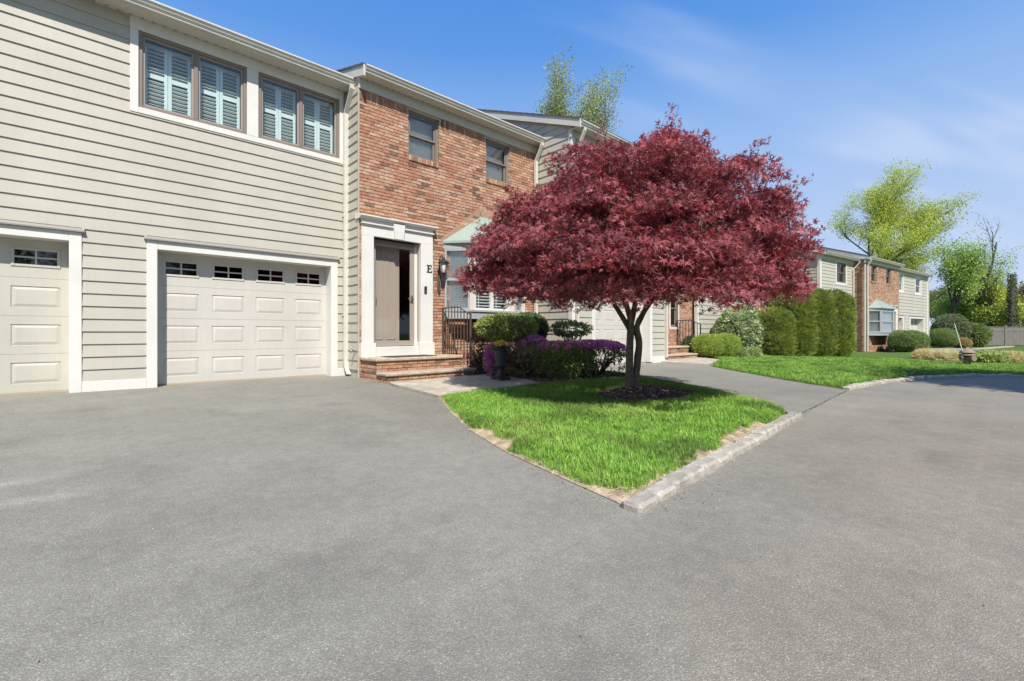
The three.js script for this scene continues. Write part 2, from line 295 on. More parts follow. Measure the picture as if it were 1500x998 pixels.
{
  const far = [];
  const base = new THREE.PlaneGeometry(1, 1); base.dispose();
  const g = new GB();
  // the ground as one sheet out to the horizon; fine near the houses, coarse beyond
  const xs = [-400, -150, -60, -20, -8, 0, 8, 14, 17, 20, 23, 26, 29, 32, 40, 60, 90, 150, 400], ds = [-400, -150, -60, -20, -8, -3, 0, 1.5, 3, 5, 7, 9.2, 14, 30, 60, 150, 400];
  const pos = [], uv = [], idx = [];
  ds.forEach((D) => xs.forEach((x) => { pos.push(x, gy(x, D) - .05, -D); uv.push(x, D); }));
  for (let j = 0; j < ds.length - 1; j++) for (let i = 0; i < xs.length - 1; i++) { const a = j * xs.length + i, b = a + xs.length; idx.push(a, a + 1, b, b, a + 1, b + 1); }
  const q = new THREE.BufferGeometry(); q.setAttribute('position', new THREE.Float32BufferAttribute(pos, 3)); q.setAttribute('uv', new THREE.Float32BufferAttribute(uv, 2)); q.setIndex(idx); q.computeVertexNormals();
  structure('ground', q, 'turf');
  // asphalt tone: broad worn and oily patches, tyre dust streaks
  const patch = (x, D, s) => { let t = .92 + .26 * (fbm(x * .55 + s, D * .55, 3, 4) - .5) + .24 * (fbm(x * 2.7, D * 2.7 + s, 8, 3) - .5); t -= .13 * smooth(.66, .80, fbm(x * 1.7 + 30, D * 2.3 + s, 12, 3)); return t; };
  const streak = (x, D) => { let k = 0; for (const d0 of [4.02, 4.51]) k = Math.max(k, smooth(.11, .03, Math.abs(D - d0 - .04 * Math.sin(x * 3))) * smooth(.25, -.15, x) * smooth(-2.2, -1.2, x)); return k * .3 * (.4 + vnoise(x * 9, D * 9)); };
  const drive = (x, D) => { const t = patch(x, D, 0) + streak(x, D); return [t, t * 1.0, t * .99]; };
  const road = (x, D) => { const t = patch(x, D, 0), w = smooth(.42, .62, fbm(x * .5 + 11, D * .5 + 3, 2, 3)) * smooth(1.6, .4, D) + smooth(3, 6, x) * .5; return [t * (1.0 + .05 * w), t * (.985 + .0 * w), t * (.965 - .03 * w)]; };
  structure('road', sheet([[-18, 1.5], ...CURB1, ...CURB2, [17.0, -16], [-18, -16]], .15, 0, road), 'asphalt');
  structure('driveway', sheet([[-18, 1.5], [2.36, 1.5], ...LAWN1.slice(0, 6).reverse(), [3.86, 7.2], [3.93, 7.52], [3.95, 9.6], [-18, 9.6]], .12, 0, drive), 'asphalt');
  structure('driveway', sheet([[6.52, 1.8], [6.9, 2.1], [7.4, 2.73], [8.15, 4.13], [8.6, 5.35], [8.85, 6.4], [8.9, 7.7], [13.4, 7.7], [13.3, 5.95], ...DRIVE2R, [10.24, 2.06]], .3, .001, (x, D) => { const t = patch(x, D, 80) * .97; return [t, t * .995, t * .99]; }), 'asphalt');
  // construction joints and cracks, as narrow sunken strips of dark filler
  const crack = (pts, w) => {
    const gb = new GB(), r = rng(9), fine = [];
    for (let i = 0; i < pts.length - 1; i++) { const n = Math.ceil(Math.hypot(pts[i + 1][0] - pts[i][0], pts[i + 1][1] - pts[i][1]) / .09); for (let k = 0; k < n; k++) fine.push([lerp(pts[i][0], pts[i + 1][0], k / n) + (r() - .5) * .02, lerp(pts[i][1], pts[i + 1][1], k / n) + (r() - .5) * .025]); }
    for (let i = 0; i < fine.length - 1; i++) { const [a, b] = [fine[i], fine[i + 1]], t = w * (.35 + r()), y = (p) => gy(...p) + .004; gb.poly([[a[0], y(a), -a[1] - t], [b[0], y(b), -b[1] - t], [b[0], y(b), -b[1] + t], [a[0], y(a), -a[1] + t]], [0, 1, 0]); }
    return gb;
  };
  structure('pavement_joint', crack([[6.6, 1.84], [8.2, 1.92], [10.2, 2.02]], .008), 'crack');
  structure('pavement_joint', crack([[2.2, 1.49], [1.6, 1.47], [1.0, 1.48]], .001), 'jointFiller');
  // concrete walks
  const slab = (poly, lift, t, name) => { const gb = new GB(), y = ([x, D]) => gy(x, D) + lift; for (const tr of THREE.ShapeUtils.triangulateShape(poly.map((p) => new THREE.Vector2(...p)), [])) gb.poly(tr.map((k) => [poly[k][0], y(poly[k]), -poly[k][1]]), [0, 1, 0]); for (let i = 0; i < poly.length; i++) { const a = poly[i], b = poly[(i + 1) % poly.length]; gb.poly([[a[0], y(a), -a[1]], [b[0], y(b), -b[1]], [b[0], y(b) - t, -b[1]], [a[0], y(a) - t, -a[1]]]); } return structure(name, gb, 'concrete'); };
  slab([[3.87, 7.16], [3.93, 7.48], [5.2, 7.48], [5.2, 5.68], [3.80, 5.72]], .035, .12, 'concrete_walk');
  slab([[5.208, 7.48], [6.28, 7.46], [6.22, 6.25], [6.0, 5.72], [5.208, 5.66]], .05, .14, 'concrete_walk');
  slab([[13.02, 7.66], [16.3, 7.66], [15.75, 6.7], [13.3, 5.98]], .03, .1, 'concrete_walk');
  slab([[39.5, 3.15], [44, 2.65], [44, 2.3], [39.5, 2.75]], .03, .08, 'concrete_walk');
  slab([[44.01, 2.65], [62, .2], [62, -.2], [44.01, 2.3]], .03, .08, 'concrete_walk');
  // soil under the front lawn, planting beds, far driveway
  structure('lawn', sheet(LAWN1, .14, .0045, null, (x, D) => { const e = edgeDist(LAWN1, x, D); return .03 * smooth(0, .14, e) + .015 * smooth(.1, .5, e) + (.012 * (fbm(x * 3.5, D * 3.5, 1, 3) - .3) + .01 * (fbm(x * 14, D * 14, 5, 2) - .4)) * smooth(.02, .12, e); }), 'soil', 'bare tan soil under the small front lawn');
  structure('planting_bed', sheet([[6.0, 5.68], [6.24, 6.25], [6.3, 7.5], [5.95, 7.52], [5.95, 8.55], [8.8, 8.55], [8.84, 6.4], [8.6, 5.36], [7.2, 5.52]], .3, .03, null, (x, D) => .05 * fbm(x * 2, D * 2, 1, 3)), 'mulch');
  structure('planting_bed', sheet([[16.35, 8.5], [16.35, 7.3], [17.6, 7.6], [28, 7.4], [28, 8.5]], .8, .02, null), 'mulch');
  structure('lawn', sheet(LAWN2, .4, .0045, null, (x, D) => .035 * smooth(0, .3, edgeDist(LAWN2, x, D)) + .04 * smooth(0, 1, edgeDist(LAWN2, x, D)) * fbm(x * .8, D * .8, 2, 3)), 'turf');
  structure('driveway', sheet([[38.6, 4.6], [48, 3.2], [48, 1.2], [40.5, 1.5], [36.5, 1.7], [33.5, 2.7], [33.6, 3.4], [36.5, 3.0], [38.4, 3.6]], 1, .05, (x, D) => .9 + .1 * vnoise(x, D)), 'asphalt');
}
{ // kerbs of rough granite blocks
  const setts = (label, line, seed) => {
    const root = new THREE.Group(); root.name = numbered('kerb'); root.userData = { kind: 'structure', label }; scene.add(root);
    const r = rng(seed), cv = new THREE.CatmullRomCurve3(line.map(([x, D]) => V3(x, 0, -D)), false, 'centripetal'), L = cv.getLength();
    const tones = [0, 1, 2, 3].map((k) => { const m = M.granite.clone(); m.color.multiplyScalar(.9 + .08 * k); m.name = 'granite' + k; return m; });
    let s = 0;
    while (s < L - .1) {
      const len = .2 + r() * .09, a = cv.getPointAt(clamp(s / L, 0, 1)), b = cv.getPointAt(clamp((s + len) / L, 0, 1)), c = a.clone().lerp(b, .5), d = b.clone().sub(a).length();
      const h = .05 + r() * .03, w = .062 + r() * .012, k = r() * 100;
      const o = mesh('kerb_stone', new GB().cbox(-d / 2 + .004, d / 2 - .004, -.12, h, -w, w, .014 + r() * .008, (p) => [p[0] + .014 * (vnoise(p[0] * 40 + k, p[1] * 40, p[2] * 40) - .5), p[1] + .02 * (vnoise(p[0] * 30 + k, p[1] * 30 + 7, p[2] * 30) - .5), p[2] + .022 * (vnoise(p[0] * 30 + k + 9, p[1] * 30, p[2] * 30) - .5)]), tones[Math.floor(r() * 4)], root);
      o.position.set(c.x, gy(c.x, -c.z), c.z); o.rotation.set((r() - .5) * .08, Math.atan2(-(b.z - a.z), b.x - a.x) + (r() - .5) * .05, (r() - .5) * .05);
      s += len;
    }
  };
  setts('low pale granite block kerb along the small front lawn', CURB1.map(([x, D]) => [x, D + .03]), 3);
  setts('curving granite block kerb along the larger lawn by the hydrant', CURB2, 4);
}

// ---------------------------------------------------------------- house parts (x along the wall, y up, z out of the wall)
const place = (o, tr) => { if (tr) { o.position.set(tr.x ?? 0, tr.y ?? 0, tr.z ?? 0); o.rotation.y = tr.ry ?? 0; } return o; };
const cutRow = (x0, x1, ya, yb, holes) => {                            // spans of x0..x1 left over by holes that touch ya..yb
  let spans = [[x0, x1]];
  for (const [a, b, c, d] of holes) if (c < yb - .004 && d > ya + .004) spans = spans.flatMap(([s, e]) => (b <= s || a >= e ? [[s, e]] : [[s, Math.min(e, a)], [Math.max(s, b), e]].filter(([p, q]) => q - p > .01)));
  return spans;
};
function backing(parent, { x0, x1, y0, y1, holes = [], gable, mat = 'siding', t = .12, tr, name = 'wall' }) {   // sheathing with real openings
  const s = new THREE.Shape([[x0, y0], [x1, y0], [x1, gable ? gable(x1) : y1], ...(gable?.apex ? [gable.apex] : []), [x0, gable ? gable(x0) : y1]].map((p) => new THREE.Vector2(...p)));
  for (const [a, b, c, d] of holes) { const e = .003, C = Math.max(c, y0 + e), D = Math.min(d, y1 - e); s.holes.push(new THREE.Path([[a, C], [a, D], [b, D], [b, C]].map((p) => new THREE.Vector2(...p)))); }
  const g = new THREE.ExtrudeGeometry(s, { depth: t, bevelEnabled: false }); g.translate(0, 0, -t - .004);
  return place(mesh(name, g, mat, parent), tr);
}
function siding(parent, { x0, x1, y0, y1, holes = [], expo = .187, top, tr, mat = 'siding' }) {
  const TH = .026, tt = .005;
  const board = (a1, b1, aT, bT, ya, yT, za, zT) => {
    const g = new GB(), f = [[a1, ya, za], [b1, ya, za], [bT, yT, zT], [aT, yT, zT]], r = [[a1, ya, 0], [b1, ya, 0], [bT, yT, 0], [aT, yT, 0]];
    g.poly(f, [0, 0, 1]); for (let i = 0; i < 4; i++) { const j = (i + 1) % 4; g.poly([f[i], f[j], r[j], r[i]], [[0, -1, 0], [1, 0, 0], [0, 1, 0], [-1, 0, 0]][i]); }
    place(mesh('clapboard', g, mat, parent), tr);
  };
  for (let y = y0; y < y1 - .01; y += expo) {
    const ye = Math.min(y + expo, y1), yt = Math.min(y + expo + .012, y1), thick = (q) => lerp(TH, tt, (q - y) / (expo + .012));
    for (const [a, b] of cutRow(x0, x1, y, ye, holes)) {
      let a1 = a, b1 = b, aT = a, bT = b, yT = yt;
      if (top) { // clip the board under a sloping eave line top(x)
        const lo = [], N = 40; for (let i = 0; i <= N; i++) { const x = lerp(a, b, i / N); if (top(x) > y + .004) lo.push(x); } if (lo.length < 2) continue; a1 = lo[0]; b1 = lo[lo.length - 1];
        const hi = lo.filter((x) => top(x) > yT); if (hi.length > 1) { aT = hi[0]; bT = hi[hi.length - 1]; } else { yT = Math.max(...lo.map(top)); aT = bT = lo[lo.map(top).indexOf(yT)]; bT += .01; }
      }
      board(a1, b1, aT, bT, y, yT, TH, thick(yT));
    }
    for (const h of holes) {                                             // boards notched round an opening
      const rest = holes.filter((k) => k !== h), a = Math.max(h[0], x0), b = Math.min(h[1], x1); if (b - a < .02) continue;
      if (h[3] > y + .004 && h[3] < ye - .012) for (const [p, q] of cutRow(a, b, h[3], ye, rest)) board(p, q, p, q, h[3], yt, thick(h[3]), thick(yt));
      if (h[2] > y + .012 && h[2] < ye - .004) for (const [p, q] of cutRow(a, b, y, h[2], rest)) board(p, q, p, q, y, h[2], TH, thick(h[2]));
    }
  }
}
const BW = .203, BH = .057, JT = .0105;
function bricks(parent, { x0, x1, y0, y1, holes = [], tr, seed = 1, single = () => false, soldier, chamfer = .003, rowlock = [], mirror }) {
  const r = rng(seed), merged = new GB(); merged.color([1, 1, 1]); let singles = 0;
  const put = (xa, xb, ya, yb, zo = 0) => {
    if (xb - xa < .015) return;
    const i = pickBrick(clamp(r() * .8 + .22 * smooth(.3, .7, fbm((xa + xb) * 2.1 + seed, ya * 3.2, 5, 2)), 0, 1)), z1 = zo + .006 + (r() - .5) * .004, q = r();
    if (single((xa + xb) / 2, (ya + yb) / 2)) { singles++; place(mesh('brick', new GB().cbox(xa, xb, ya, yb, -.03, z1, chamfer), brickMats[i], parent), tr); }
    else { const k = .88 + .24 * q; merged.color(BRICK[i].map((v) => v * k)); chamfer > 0 ? merged.cbox(xa, xb, ya, yb, -.03, z1, chamfer) : merged.box(xa, xb, ya, yb, -.03, z1); }
  };
  const solY = soldier ? y1 - BW : y1;
  for (let y = y0, k = 0; y < solY - .02; y += BH + JT, k++) {
    const off = (k % 2) * (BW + JT) / 2, yb = Math.min(y + BH, solY - JT);
    for (const [a, b] of cutRow(x0, x1, y, yb, holes)) {
      let x = x0 - off; while (x + BW < a + .01) x += BW + JT;
      for (; x < b - .01; x += BW + JT) put(Math.max(x, a), Math.min(x + BW, b), y, yb);
    }
  }
  if (soldier) for (const [a, b] of cutRow(x0, x1, solY, y1, holes)) for (let x = a; x < b - .02; x += BH + JT) put(x, Math.min(x + BH, b), solY, y1);
  for (const [a, b, y] of rowlock) for (let x = a; x < b - .02; x += BH + JT) put(x, Math.min(x + BH, b), y - .1, y, .03);
  if (merged.p.length) { const o = place(mesh('brickwork', merged, 'brickMerged', parent), tr); o.userData.kind = 'stuff'; }
  return singles;
}
function trimFrame(parent, name, x0, x1, y0, y1, w, z, mat = 'white', sill = true, tr, d = .03) {          // flat casing round an opening, outside it
  const g = new GB(); g.cbox(x0 - w, x0, y0 - (sill ? w : 0), y1 + w, z - .02, z + d, .004).cbox(x1, x1 + w, y0 - (sill ? w : 0), y1 + w, z - .02, z + d, .004).cbox(x0, x1, y1, y1 + w, z - .02, z + d - .002, .004);
  if (sill) g.cbox(x0, x1, y0 - w, y0, z - .02, z + d - .002, .004);
  return place(mesh(name, g, mat, parent), tr);
}
function sashFrame(x0, x1, y0, y1, w, z0, z1) { return new GB().cbox(x0, x0 + w, y0, y1, z0, z1, .004).cbox(x1 - w, x1, y0, y1, z0, z1, .004).cbox(x0 + w, x1 - w, y0, y0 + w, z0, z1 - .002, .004).cbox(x0 + w, x1 - w, y1 - w, y1, z0, z1 - .002, .004); }
function shutterPanel(parent, x0, x1, y0, y1, z, mat = 'shutter', tilt = 1.42, divider = true) {            // plantation shutter: stiles, rails and louvres
  const w = .05, o = mesh('shutter', sashFrame(x0, x1, y0, y1, w, z - .025, z), mat, parent), ym = (y0 + y1) / 2 + .02;
  if (divider) mesh('shutter_rail', new GB().box(x0 + w, x1 - w, ym - .035, ym + .035, z - .022, z - .003), mat, parent);
  const gb = new GB();
  for (const [a, b] of divider ? [[y0 + w, ym - .035], [ym + .035, y1 - w]] : [[y0 + w, y1 - w]]) for (let y = a + .03; y < b - .01; y += .062) gb.geo(new THREE.BoxGeometry(x1 - x0 - 2 * w - .004, .071, .006), mat4((x0 + x1) / 2, y, z - .014, 0, tilt));
  mesh('louvre', gb, mat, parent).userData.kind = 'stuff';
  return o;
}
function blindSlats(parent, x0, x1, y0, y1, z, mat = 'blind', tilt = .5, pitch = .042) { const gb = new GB(); for (let y = y0; y < y1; y += pitch) gb.geo(new THREE.BoxGeometry(x1 - x0, pitch * 1.02, .003), mat4((x0 + x1) / 2, y, z, 0, tilt)); const o = mesh('blind', gb, mat, parent); o.userData.kind = 'stuff'; return o; }
function sashWindow(parent, x0, x1, y0, y1, z, { frame = 'taupe', glass = 'glassGrey', blinds = true, fw = .045, mid = .5, tr, shade = 'blind' } = {}) {         // double-hung window, set back in its opening
  const o = place(mesh('window', sashFrame(x0, x1, y0, y1, fw, z - .1, z), frame, parent), tr), ym = lerp(y0, y1, mid), s = .04;
  const up = mesh('sash', sashFrame(x0 + fw, x1 - fw, ym - .02, y1 - fw, s, z - .05, z - .022), frame, o), lo = mesh('sash', sashFrame(x0 + fw, x1 - fw, y0 + fw, ym + .02, s, z - .09, z - .055), frame, o);
  mesh('pane', new GB().poly([[x0 + fw + s, ym + .02, z - .036], [x1 - fw - s, ym + .02, z - .036], [x1 - fw - s, y1 - fw - s, z - .036], [x0 + fw + s, y1 - fw - s, z - .036]], [0, 0, 1]), glass, o);
  mesh('pane', new GB().poly([[x0 + fw + s, y0 + fw + s, z - .072], [x1 - fw - s, y0 + fw + s, z - .072], [x1 - fw - s, ym - .02, z - .072], [x0 + fw + s, ym - .02, z - .072]], [0, 0, 1]), glass, o);
  if (blinds) blindSlats(o, x0 + fw + .01, x1 - fw - .01, y0 + fw + .02, y1 - fw - .02, z - .14, shade, .9, .05);
  return o;
}
function garageDoor(parent, x0, x1, y0, y1, z, { mat = 'garage', cols = 4, glass = 'glassDark', windows = true, tr } = {}) {
  const o = place(mesh('garage_door', new GB().box(x0, x1, y0 - .002, y0 + .022, z - .05, z + .004), 'seal', parent), tr), n = 4, h = (y1 - y0 - .022) / n, W = (x1 - x0) / cols;
  for (let k = 0; k < n; k++) {
    const ya = y0 + .022 + k * h + .0015, yb = ya + h - .003, topRow = k === n - 1 && windows, g = new GB(), ph = topRow ? .27 : .30, pw = Math.min(.5, W * .72), zb = z - .045, yc = (ya + yb) / 2 + (topRow ? .02 : 0);
    const ys = [ya, yc - ph / 2, yc + ph / 2, yb], q = (a, b, c, d, zz = z) => g.poly([[a, c, zz], [b, c, zz], [b, d, zz], [a, d, zz]], [0, 0, 1]);
    q(x0, x1, ys[0], ys[1]); q(x0, x1, ys[2], ys[3]);
    g.poly([[x0, ya, z], [x1, ya, z], [x1, ya, zb], [x0, ya, zb]], [0, -1, 0]).poly([[x0, yb, z], [x1, yb, z], [x1, yb, zb], [x0, yb, zb]], [0, 1, 0]).poly([[x0, ya, zb], [x1, ya, zb], [x1, yb, zb], [x0, yb, zb]].map((p) => p), [0, 0, -1]);
    if (topRow) { g.p.length -= 18; g.n.length -= 18; g.u.length -= 12; }
    const xc = Array.from({ length: cols }, (_, i) => x0 + W * (i + .5));
    xc.forEach((c, i) => { q(i ? xc[i - 1] + pw / 2 : x0, c - pw / 2, ys[1], ys[2]); if (i === cols - 1) q(c + pw / 2, x1, ys[1], ys[2]); });
    const sec = mesh('section', g, mat, o);
    xc.forEach((c) => {
      const a = c - pw / 2, b = c + pw / 2, y_0 = ys[1], y_1 = ys[2];
      if (!topRow) {                                             // pressed panel: a step in, then a slope up to the raised field
        const d = .013, w = .048, ring = (e, zz) => [[a + e, y_0 + e, zz], [b - e, y_0 + e, zz], [b - e, y_1 - e, zz], [a + e, y_1 - e, zz]], R0 = ring(0, z), R1 = ring(.004, z - d), R2 = ring(w, z - .001), nn = [[0, 1, 0], [-1, 0, 0], [0, -1, 0], [1, 0, 0]], p = new GB();
        for (let i = 0; i < 4; i++) { const j = (i + 1) % 4; p.poly([R0[i], R0[j], R1[j], R1[i]], nn[i]); p.poly([R1[i], R1[j], R2[j], R2[i]], [0, 0, 1]); }
        p.poly(R2, [0, 0, 1]); mesh('panel', p, mat, o);
      } else {                                                   // four small lights in a moulded frame
        const f = .035, fr = sashFrame(a, b, y_0, y_1, f, z - .02, z + .014), m = .011, ym = (y_0 + y_1) / 2; fr.box(c - m, c + m, y_0 + f, y_1 - f, z - .012, z + .006).box(a + f, c - m, ym - m, ym + m, z - .012, z + .005).box(c + m, b - f, ym - m, ym + m, z - .012, z + .005);
        mesh('window_frame', fr, mat, o);
        for (const [p0, p1] of [[a + f, c - m], [c + m, b - f]]) for (const [q0, q1] of [[y_0 + f, ym - m], [ym + m, y_1 - f]]) mesh('pane', new GB().poly([[p0, q0, z - .006], [p1, q0, z - .006], [p1, q1, z - .006], [p0, q1, z - .006]], [0, 0, 1]), glass, o);
      }
    });
  }
  return o;
}
function garageTrim(parent, x0, x1, y1, z, deep, tr, w = .135) {                                                // casing, reveals and drip cap of a garage opening
  const g = new GB(); g.cbox(x0 - w, x0, -.02, y1 + w, z - deep, z + .035, .004).cbox(x1, x1 + w, -.02, y1 + w, z - deep, z + .035, .004).cbox(x0, x1, y1, y1 + w, z - deep, z + .033, .004);
  place(mesh('garage_casing', g, 'white', parent), tr);
  place(mesh('drip_cap', new GB().prism([[z - .01, y1 + w + .001], [z + .075, y1 + w + .001], [z + .078, y1 + w + .02], [z + .05, y1 + w + .035], [z + .045, y1 + w + .055], [z - .01, y1 + w + .075]], x0 - w - .03, x1 + w + .03), 'drip', parent), tr);
}
const GUTTER = [[0, 0], [.055, 0], [.062, .03], [.085, .05], [.1, .085], [.118, .1], [.118, .125], [.106, .125], [.106, .108], [.085, .095], [.07, .055], [.05, .01], [.01, .01], [.01, .12], [0, .12]];
function gutter(parent, x0, x1, y, z, tr) { return place(mesh('gutter', new GB().prism(GUTTER.map(([a, b]) => [a + z, b + y]), x0, x1), 'gutter', parent), tr); }
function downspout(parent, pts, mat = 'gutter', w = .045, d = .035) {                                             // rectangular pipe along points
  const gb = new GB();
  const rings = pts.map(([x, y, z], i) => { const a = pts[Math.max(0, i - 1)], b = pts[Math.min(pts.length - 1, i + 1)], dz = b[2] - a[2], dy = b[1] - a[1], l = Math.hypot(dz, dy) || 1, nz = Math.abs(dy) / l * d, ny = Math.sign(dy || -1) * -dz / l * d * -1; return [[x - w, y - ny, z - nz], [x + w, y - ny, z - nz], [x + w, y + ny, z + nz], [x - w, y + ny, z + nz]]; });
  for (let i = 0; i < rings.length - 1; i++) for (let k = 0; k < 4; k++) { const j = (k + 1) % 4; gb.poly([rings[i][k], rings[i][j], rings[i + 1][j], rings[i + 1][k]], [[0, 0, -1], [1, 0, 0], [0, 0, 1], [-1, 0, 0]][k]); }
  gb.poly(rings[0], [0, 1, 0]).poly(rings[rings.length - 1], [0, -1, 0]);
  return mesh('downspout', gb, mat, parent);
}
function eave(parent, x0, x1, soffitY, over, friezeY, z = 0, mat = 'frieze', gutters = true) {                    // frieze board, vented soffit, fascia and gutter
  if (friezeY < soffitY) mesh('frieze', new GB().cbox(x0, x1, friezeY, soffitY, z - .03, z + .035, .005), mat, parent);
  mesh('soffit', new GB().box(x0, x1, soffitY, soffitY + .02, z - .1, z + over), 'soffit', parent);
  const v = new GB(); for (let x = x0 + .15; x < x1; x += .14) v.cbox(x - .02, x + .02, soffitY - .012, soffitY + .005, z + .04, z + .058, .004); mesh('soffit_vent', v, 'taupeLight', parent);
  mesh('fascia', new GB().box(x0, x1, soffitY - .005, soffitY + .14, z + over, z + over + .02), 'gutter', parent);
  if (gutters) gutter(parent, x0, x1, soffitY, z + over + .021);
}
function roofSlab(parent, x0, x1, eaveY, eaveZ, depth, slope, rake = 0, back = 1, lift = .02) {                               // gabled roof, ridge along x; shingle courses are real steps
  const zr = eaveZ - depth, yr = eaveY + depth * slope, gb = new GB(), n = Math.ceil(depth / .26);
  for (let s = 0; s < (back ? 2 : 1); s++) for (let k = 0; k < n; k++) {
    const t0 = k / n, t1 = (k + 1) / n, Z = (t) => s ? zr - (eaveZ - zr) * (1 - t) : lerp(eaveZ, zr, t), Y = (t) => lerp(eaveY, yr, t), h = .012;
    gb.poly([[x0, Y(t0) + h + lift, Z(t0)], [x1, Y(t0) + h + lift, Z(t0)], [x1, Y(t1) + lift, Z(t1)], [x0, Y(t1) + lift, Z(t1)]], [0, 1, 0]);
    gb.poly([[x0, Y(t0) + h + lift, Z(t0)], [x1, Y(t0) + h + lift, Z(t0)], [x1, Y(t0) + lift - .01, Z(t0)], [x0, Y(t0) + lift - .01, Z(t0)]], [0, 0, s ? -1 : 1]);
    for (const x of [x0, x1]) gb.poly([[x, Y(t0) + h + lift, Z(t0)], [x, Y(t1) + lift, Z(t1)], [x, Y(t1) + lift - .03, Z(t1)], [x, Y(t0) + lift - .03, Z(t0)]], [x === x0 ? -1 : 1, 0, 0]);
  }
  mesh('roof', gb, 'shingle', parent);
  if (rake) for (const x of rake === 3 ? [x0, x1] : rake === 1 ? [x0] : [x1]) {                     // rake boards on the gable ends
    const g = new GB(), w = .2, s = x === x0 ? 1 : -1, xa = x + .02 * s, xb = x + .06 * s;
    for (const [z0, y0, z1, y1] of [[eaveZ, eaveY, zr, yr], [2 * zr - eaveZ, eaveY, zr, yr]]) {
      const f = (X) => [[X, y0 - w, z0], [X, y1 - w, z1], [X, y1 + lift - .012, z1], [X, y0 + lift - .012, z0]], A = f(xa), B = f(xb);
      g.poly(A, [-s, 0, 0]).poly(B, [s, 0, 0]); for (let i = 0; i < 4; i++) { const j = (i + 1) % 4; g.poly([A[i], A[j], B[j], B[i]]); }
    }
    mesh('rake_board', g, 'frieze', parent);
  }
}
function hull(parent, x0, x1, depth, y1, mat = 'siding', sides = 'lrb') {                                      // plain inner walls, floors and ceiling, so that no daylight leaks through
  const g = new GB();
  if (sides.includes('l')) g.box(x0 + .13, x0 + .2, 0, y1, -depth + .2, -.13); if (sides.includes('r')) g.box(x1 - .2, x1 - .13, 0, y1, -depth + .2, -.13);
  g.box(x0 + .2, x1 - .2, 2.65, 2.95, -depth + .2, -.13).box(x0 + .2, x1 - .2, y1 - .12, y1 - .02, -depth + .2, -.13).box(x0 + .2, x1 - .2, -.05, .0, -depth + .2, -.13);
  mesh('interior', g, 'room', parent);
  mesh('rear_wall', new GB().box(x0, x1, -.1, y1, -depth, -depth + .18), mat, parent);
}

// ---------------------------------------------------------------- the townhouse row
const font = await new FontLoader().loadAsync('fonts/droid/droid_serif_bold.typeface.json');
function cornerBoard(parent, x, y0, y1, z, w = .1, side = 1, mat = 'white') {               // L-shaped corner trim; side 1: left corner, -1: right corner
  mesh('corner_board', new GB().cbox(side > 0 ? x - .028 : x - w, side > 0 ? x + w : x + .028, y0, y1, z - .01, z + .03, .004).cbox(side > 0 ? x - .03 : x + .002, side > 0 ? x - .002 : x + .03, y0, y1, z - w, z - .011, .004), mat, parent);
}
function shutteredWindow(h, x0, x1, y0, y1, z) {                                                  // pair of casements with plantation shutters inside
  const fw = .05, xm = (x0 + x1) / 2, o = mesh('window', sashFrame(x0, x1, y0, y1, fw, z - .1, z + .012).cbox(xm - .028, xm + .028, y0 + fw, y1 - fw, z - .1, z + .012, .004), 'taupe', h);
  for (const [a, b] of [[x0 + fw, xm - .028], [xm + .028, x1 - fw]]) {
    mesh('sash', sashFrame(a, b, y0 + fw, y1 - fw, .032, z - .06, z - .012), 'taupeLight', o);
    const e = .032; mesh('pane', new GB().poly([[a + e, y0 + fw + e, z - .035], [b - e, y0 + fw + e, z - .035], [b - e, y1 - fw - e, z - .035], [a + e, y1 - fw - e, z - .035]], [0, 0, 1]), 'glassTeal', o);
    const m = (a + b) / 2; shutterPanel(o, a + .02, m - .002, y0 + fw + .02, y1 - fw - .02, z - .15); shutterPanel(o, m + .002, b - .02, y0 + fw + .02, y1 - fw - .02, z - .15);
  }
  return o;
}
